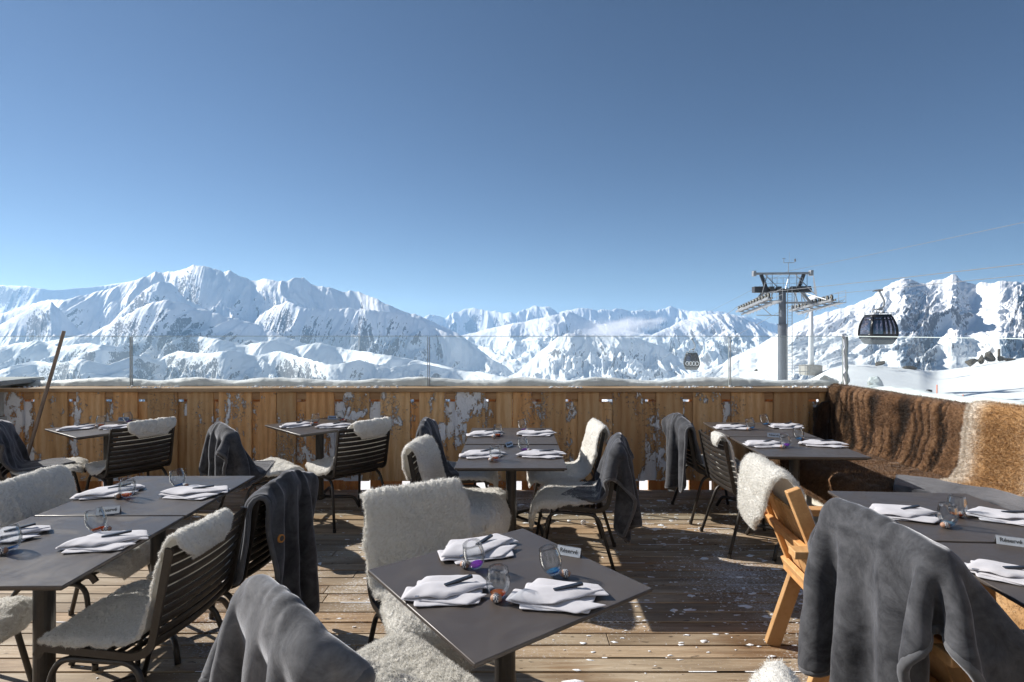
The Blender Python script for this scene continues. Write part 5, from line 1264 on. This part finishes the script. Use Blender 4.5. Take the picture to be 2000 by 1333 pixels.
for x in (-2.2, -1.4, 1.4, 2.2): lt.tube([(x, -.35, z0+4.4), (x*.75, -.35, z0+5.6)], .05, 6); lt.tube([(x, .6, z0+3.9), (x*.9, .3, z0+5.6)], .04, 6)
lt.build('lattice', m_galv, root)
mot = MB()
for x in (-1.2, -.5, .9, 1.5): mot.box((x, -.35, z0+5.95), (.45, .5, .38))
for x in (-2.0, -1.1, 1.3, 2.3): mot.tube([(x, -.3, z0+6.0), (x, -.3, z0+7.4)], .03, 5)
mot.build('control_box', m_darksteel, root, bevel=.03)
an = MB(); an.tube([(.6, 0, z0+7.6), (.6, 0, z0+8.6)], .03, 6); an.tube([(.1, 0, z0+8.6), (1.2, 0, z0+8.6)], .03, 6); an.tube([(.15, 0, z0+8.6), (.15, 0, z0+9.0)], .025, 6); an.box((1.25, 0, z0+8.85), (.16, .05, .3)); an.box((.15, 0, z0+9.05), (.3, .05, .05)); an.tube([(.68, 0, z0+8.6), (.68, 0, z0+9.7)], .012, 4); an.build('wind_gauge', m_galv, root)
gr = MB()
for x in (1.0, 1.5, 2.0, 2.4): gr.tube([(x, -.6, z0-3.2), (x, -.6, z0-1.9)], .03, 5)
for h in (-1.9, -2.5): gr.tube([(1.0, -.6, z0+h), (2.4, -.6, z0+h)], .03, 5)
gr.build('base_railing', m_galv, root)
LR = lambda d, z: tuple(TW+QV*-3.0-EV*d+Vector((0, 0, z)))      # left rope, d metres beyond the pylon
RR = lambda d, z: tuple(TW+QV*3.0-EV*d+Vector((0, 0, z)))
TR = lambda d, z: tuple(TW+QV*.6-EV*d+Vector((0, 0, z)))
m_cable = plain('steel_rope', (.17, .175, .185), .6, .1)
def sag(a, b, n, s):
    a = Vector(a); b = Vector(b); return [a.lerp(b, i/n)-Vector((0, 0, s*4*(i/n)*(1-i/n))) for i in range(n+1)]
def cable(pts, r, lab): tag(MB().tube(pts, r, 6).build('lift_cable', m_cable, smooth=True), lab, 'cable', 'ropes of the gondola lift')
cable(sag(LR(-56, 3.9), LR(-5.2, 5.29), 12, .1)+[Vector(LR(4.8, 4.34))]+sag(LR(4.8, 4.34), LR(160, -20), 14, .6)[1:], .022, 'hauling rope over the left roller train of the pylon')
cable(sag(RR(-56, 4.2), RR(-4.4, 5.1), 12, .05)+[Vector(RR(5.6, 4.43))]+sag(RR(5.6, 4.43), RR(160, -20), 14, .6)[1:], .022, 'hauling rope over the right roller train, carrying the near cabin')
cable(sag(TR(-56, 6.6), TR(0, 7.75), 12, .15)+sag(TR(0, 7.75), TR(160, -6), 14, .5)[1:], .015, 'thin top cable from the head of the pylon')

# ---------------------------------------------------------------- cabins
m_cab = plain('cabin_black', (.022, .023, .026), .25, .1, .1, 4); m_skirt = plain('cabin_grey', (.10, .11, .115), .4, .2)
def cab_glass():
    t = NT('cabin_glass'); tr = t.n('ShaderNodeBsdfTransparent'); tr.inputs['Color'].default_value = (.42, .4, .45, 1); g = t.n('ShaderNodeBsdfGlossy'); g.inputs['Roughness'].default_value = .03
    m = t.n('ShaderNodeMixShader'); m.inputs[0].default_value = .3; t.link(tr.outputs[0], m.inputs[1]); t.link(g.outputs[0], m.inputs[2]); t.link(m.outputs[0], t.out.inputs[0]); return t.m
m_cglass = cab_glass(); m_white = plain('white_paint', (.8, .8, .8), .5)
HW, HL = 1.12, 1.08
def cab_ring(z):      # half sizes of the barrel-shaped body at height z (0..2.35)
    f = z/2.35; k = np.interp(f, [0, .08, .22, .36, .6, .85, 1], [.68, .80, .93, 1.0, .95, .80, .66]); return HW*k, HL*k
def make_cabin():
    r = empty('gondola_cabin')       # origin: rope grip; cabin hangs below; local y along the rope
    zb = -4.32
    def wall(z_a, z_b, u0, u1, side, inset=0.0, nz=6, nu=6):
        P = np.zeros((nz, nu, 3))
        for i, z in enumerate(np.linspace(z_a, z_b, nz)):
            a, b = cab_ring(z)
            for j, u in enumerate(np.linspace(u0, u1, nu)):
                bulge = .10*(1-u*u)
                if side in 'fb': p = (a*.93*u, (b*.9+bulge)*(-1 if side == 'f' else 1), z)
                else: p = ((a*.9+bulge)*(-1 if side == 'l' else 1), b*.93*u, z)
                P[i, j] = p
        c = np.array([0, 0, 1.2]); P = P+(P-c)*inset; P[..., 2] += zb; return P
    def skin(nm, za, zb_, mat, inset, u0=-1, u1=1, sides='fblr', parent=None, solid=.03):
        V = []; F = []; n = 0
        for s in sides:
            G = wall(za, zb_, u0, u1, s, inset); V.append(G.reshape(-1, 3)); F.append(grid_faces(*G.shape[:2])+n); n += 36
        o = link_mesh(nm, np_mesh(nm, np.concatenate(V), np.concatenate(F), True), mat, parent or r)
        if solid: m = o.modifiers.new('thick', 'SOLIDIFY'); m.thickness = solid; m.offset = 0
        return o
    skin('skirt', 0, .42, m_skirt, 0); skin('lower_panel', .42, .82, m_cab, 0.002); skin('roof_band', 2.16, 2.35, m_cab, .002)
    # corner posts and window posts
    for s in 'fblr':
        for u0, u1 in ((-1.03, -.83), (.83, 1.03)): skin('corner_post', .42, 2.2, m_cab, .006, u0, u1, s)
        skin('window', .80, 2.18, m_cglass, -.012, -.9, .9, s, solid=0)
        skin('transom', 1.94, 2.0, m_cab, .004, -.9, .9, s)
    for s in 'fb':
        for u in (-.04, .28, .62): skin('door_post', .8, 2.18, m_cab, .008, u-.08, u+.08, s)
    fl = MB(); a, b = cab_ring(.1); fl.box((0, 0, zb+.1), (a*1.8, b*1.8, .06)); a, b = cab_ring(2.35); fl.box((0, 0, zb+2.37), (a*1.9, b*1.9, .05)); fl.box((0, 0, zb+.3), (1.7, .5, .1)); fl.build('floor_and_roof', m_cab, r)
    sb = MB(); sb.box((-.7, 0, zb+.75), (.5, 1.6, .08)); sb.box((.7, 0, zb+.75), (.5, 1.6, .08)); sb.build('bench_seat', m_skirt, r)
    rr = MB()
    for x in (-.62, .62): rr.tube([(x, -.75, zb+2.52), (x, .75, zb+2.52)], .035, 6); rr.tube([(x, -.75, zb+2.38), (x, -.75, zb+2.6)], .03, 6); rr.tube([(x, .75, zb+2.38), (x, .75, zb+2.6)], .03, 6)
    for y in (-.3, .3): rr.tube([(-.62, y, zb+2.52), (.62, y, zb+2.52)], .035, 6); rr.tube([(-.25, y, zb+2.5), (-.25, y, zb+2.8)], .04, 6); rr.tube([(.25, y, zb+2.5), (.25, y, zb+2.8)], .04, 6)
    rr.tube([(-.35, 0, zb+2.8), (.35, 0, zb+2.8)], .06, 6); rr.build('roof_rack', m_galv, r, smooth=True)
    MB().tube(fillet([(0, 0, zb+2.85), (.42, 0, zb+2.95), (.5, 0, zb+3.5), (.18, 0, -.2), (.12, 0, -.06)], .3, 6), .085, 8).build('hanger', m_galv, r, smooth=True)
    gp = MB(); gp.box((.08, 0, .02), (.26, .7, .14)); gp.tube([(0, -.75, .0), (0, -.35, .02)], .05, 6); gp.tube([(0, .35, .02), (0, .75, .0)], .05, 6); gp.build('grip', m_darksteel, r, bevel=.02)
    return r
cab = make_cabin(); cab.location = RR(-11.9, 4.86); cab.rotation_euler = (0, 0, math.atan2(-EV.x, EV.y)*0+R(-6)); tag(cab, 'black gondola cabin hanging large above the right parapet', 'gondola', 'cabins of the gondola lift')
cab2 = copy_tree(cab); cab2.location = LR(28.1, .36); tag(cab2, 'small far black gondola cabin with four white rings', 'gondola', 'cabins of the gondola lift'); cab2.scale = (1.08,)*3; cab2.rotation_euler = (0, 0, R(-14))
rings = MB()
for i in range(4):
    c = (-.62+i*.42, -1.16, -4.32+.92); n = 20
    for k in range(n):
        a0, a1 = 2*math.pi*k/n, 2*math.pi*(k+1)/n; q = lambda rr, a: (c[0]+rr*math.cos(a), c[1], c[2]+rr*math.sin(a))
        rings.add([q(.22, a0), q(.22, a1), q(.29, a1), q(.29, a0)], [(0, 1, 2, 3)])
ro = rings.build('ring_emblem', m_white, cab2); m = ro.modifiers.new('thick', 'SOLIDIFY'); m.thickness = .02
# ---------------------------------------------------------------- wind turbine
BY = 100.; bx = xpx(1584, BY); bz = zpx(722, BY); m_turb = plain('white_turbine', (.62, .63, .64), .4, 0, .05, 2); m_conc = plain('concrete', (.3, .285, .26), .85, 0, .15, 2, bump=.4)
root = empty('wind_turbine', (bx, BY, bz), 0, 'slim white wind turbine on a concrete block behind the pylon', 'wind turbine')
MB().box((-.1, 0, -.1), (2.9, 2.8, 1.8)).build('foundation', m_conc, root, bevel=.08)
MB().lathe([(.5, .9), (.44, 4), (.3, 12.4), (0, 12.4)], 18).build('tower', m_turb, root, smooth=True)
hub = Vector((.45, -1.0, 12.9)); MB().tube([(.1, 1.0, 12.8), (.45, -.7, 12.9), (.45, -1.2, 12.9)], [.35, .45, .2], 12).build('nacelle', m_turb, root, smooth=True)
for ang in (98, 242, 335):
    d = Vector((math.cos(R(ang)), 0, math.sin(R(ang)))); t_ = Vector((0, 1, 0)); s_ = d.cross(t_)
    V = []; 
    for f, c in ((.0, .12), (.15, .32), (.5, .2), (1, .04)):
        p = hub+d*(.2+4.4*f); V += [tuple(p+s_*c), tuple(p-s_*c*.6), tuple(p-s_*c*.6+t_*.05), tuple(p+s_*c*.6+t_*.1)]
    F = [tuple(int(q) for q in f) for f in grid_faces(4, 4, True)]+[[0, 1, 2, 3], [15, 14, 13, 12]]
    MB().add(V, F).build('blade', m_turb, root)
# ---------------------------------------------------------------- rocks, marker poles, skiers on the piste
m_rock = plain('dark_rock', (.085, .075, .062), .9, 0, .5, .9, bump=.6)
def rock(px, py, Y, s, seed, lab): 
    clump((xpx(px, Y), Y, zpx(py, Y)), s, seed, lab, 'rock', 'rock', m_rock, .22, 2.4, 2, 12)
for i, (px, py, s, lab) in enumerate([(1903, 708, (1.6, 1.2, 1.3), 'leftmost dark rock of the ruined looking outcrop on the right'), (1918, 702, (1.3, 1.2, 1.5), 'pointed dark rock beside the leftmost rock of the outcrop'), (1936, 698, (1.5, 1.2, 1.5), 'tallest dark rock in the middle of the outcrop'), (1955, 700, (1.3, 1.0, .9), 'low rock under the lone stake on the outcrop'), (1972, 703, (1.4, 1.0, .6), 'flat rock ending the outcrop at the right')]):
    rock(px, py, 116, s, 30+i, lab)
rock(1718, 710, 101, (1.1, 1.0, .6), 41, 'single dark boulder on the knoll below the near cabin'); rock(1772, 718, 103, (2.0, 1.2, .5), 42, 'long dark rock right of the boulder on the knoll'); rock(1478, 724, 98, (.5, .4, .4), 43, 'small lone rock in the snow left of the pylon')
tag(MB().box((xpx(1951, 116), 116, zpx(693, 116)), (.35, .35, 2.4)).build('stake', plain('stake_wood', (.1, .08, .06), .8), bevel=.02), 'short dark stake standing on the rock outcrop', 'stake')
m_pole = plain('orange_marker', (.8, .16, .05), .5)
for px, py, Y, lab in ((1830, 752, 38, 'orange piste marker left of the other one'), (1881, 771, 33, 'shorter orange piste marker nearer the fur')):
    tag(MB().tube([(xpx(px, Y), Y, zpx(py, Y)-2.4), (xpx(px, Y), Y, zpx(py, Y))], .03, 8).build('marker_pole', m_pole, smooth=True), lab, 'marker pole', 'orange piste markers')
def skier(px, py, Y, jacket, lab, lean):
    x = xpx(px, Y); zt = zpx(py, Y); J = {'p': (0, 0, .9), 'c': (lean*.25, 0, 1.28), 'n': (lean*.33, 0, 1.45), 'h': (lean*.38, 0, 1.62), 'ls': (lean*.25, -.19, 1.36), 'rs': (lean*.25, .19, 1.36), 'le': (lean*.3+.12, -.27, 1.1), 're': (lean*.3+.12, .27, 1.1), 'lh': (lean*.3+.3, -.25, .98), 'rh': (lean*.3+.3, .25, .98), 'lk': (.12, -.12, .48), 'rk': (.12, .12, .48), 'lf': (0, -.13, .05), 'rf': (0, .13, .05), 'lt': (.18, -.13, .04), 'rt': (.18, .13, .04)}
    E = ['pc', 'cn', 'nh', ('c', 'ls'), ('c', 'rs'), ('ls', 'le'), ('rs', 're'), ('le', 'lh'), ('re', 'rh'), ('p', 'lk'), ('p', 'rk'), ('lk', 'lf'), ('rk', 'rf'), ('lf', 'lt'), ('rf', 'rt')]
    rad = {'p': .15, 'c': .17, 'n': .07, 'h': .11, 'ls': .08, 'rs': .08, 'le': .055, 're': .055, 'lh': .05, 'rh': .05, 'lk': .08, 'rk': .08, 'lf': .06, 'rf': .06, 'lt': .05, 'rt': .05}
    ks = list(J); me = bpy.data.meshes.new('person'); me.from_pydata([J[k] for k in ks], [(ks.index(e[0]), ks.index(e[1])) for e in E], []); o = link_mesh('person', me, jacket, None, (x, Y, zt-1.73), R(200))
    o.modifiers.new('skin', 'SKIN'); sv = me.skin_vertices[0].data
    for i, k in enumerate(ks): sv[i].radius = (rad[k], rad[k]); sv[i].use_root = (k == 'p')
    o.modifiers.new('sub', 'SUBSURF').render_levels = 2; tag(o, lab, 'person')
    MB().lathe([(0, .02), (.12, 0), (.135, -.06), (.12, -.13), (0, -.14)], 14, (lean*.4, 0, 1.74)).build('helmet', m_cab, o, smooth=True)
    for s in (-1, 1): MB().bar((-.7, s*.13, .015), (.85, s*.13, .015), .09, .02).build('ski', m_cab, o)
skier(1818, 762, 28, plain('green_jacket', (.04, .16, .05), .7), 'skier in green jacket beyond the side parapet', .3)
skier(1962, 787, 23, plain('black_red_jacket', (.035, .02, .025), .7), 'dark clad skier near the right edge beyond the glass', .8)
def haze():
    o = MB().box((0, 11500, -400), (42000, 25400, 3000)).build('haze', None)
    t = NT('haze_air'); v = t.n('ShaderNodeVolumePrincipled'); v.inputs['Color'].default_value = (.40, .67, 1, 1); v.inputs['Density'].default_value = 4.0e-5; v.inputs['Anisotropy'].default_value = .3
    t.link(v.outputs[0], t.out.inputs['Volume']); o.data.materials.append(t.m); tag(o, 'thin pale air between the mountains', None, None, 'stuff')
haze()
scene.cycles.volume_bounces = 2

def cloud():
    bm = bmesh.new(); bmesh.ops.create_icosphere(bm, subdivisions=3, radius=1); me = bpy.data.meshes.new('cloud'); bm.to_mesh(me); bm.free()
    Yc = 6800.; o = link_mesh('cloud', me, None, None, (xpx(1205, Yc), Yc, zpx(641, Yc))); o.scale = (680, 420, 165); o.rotation_euler = (0, R(-7), 0)
    t = NT('cloud_mist'); v = t.coord('Object'); n = t.noise(v, 2.1, 6, .62, .4)
    ln = t.n('ShaderNodeVectorMath', _operation='LENGTH'); t.link(v, ln.inputs[0])
    d = t.math('MULTIPLY', t.ramp(t.math('SUBTRACT', n, t.math('MULTIPLY', ln.outputs['Value'], .42)), [(.16, 0), (.45, 1)]), .0045)
    p = t.n('ShaderNodeVolumePrincipled'); p.inputs['Color'].default_value = (.97, .97, 1, 1); t.link(d, p.inputs['Density']); p.inputs['Anisotropy'].default_value = .2
    t.link(p.outputs[0], t.out.inputs['Volume']); me.materials.append(t.m); tag(o, 'thin wisp of cloud drifting across the middle mountainsides', None, None, 'stuff')
cloud()
scene.cycles.volume_step_rate = 2.0; scene.cycles.volume_max_steps = 128
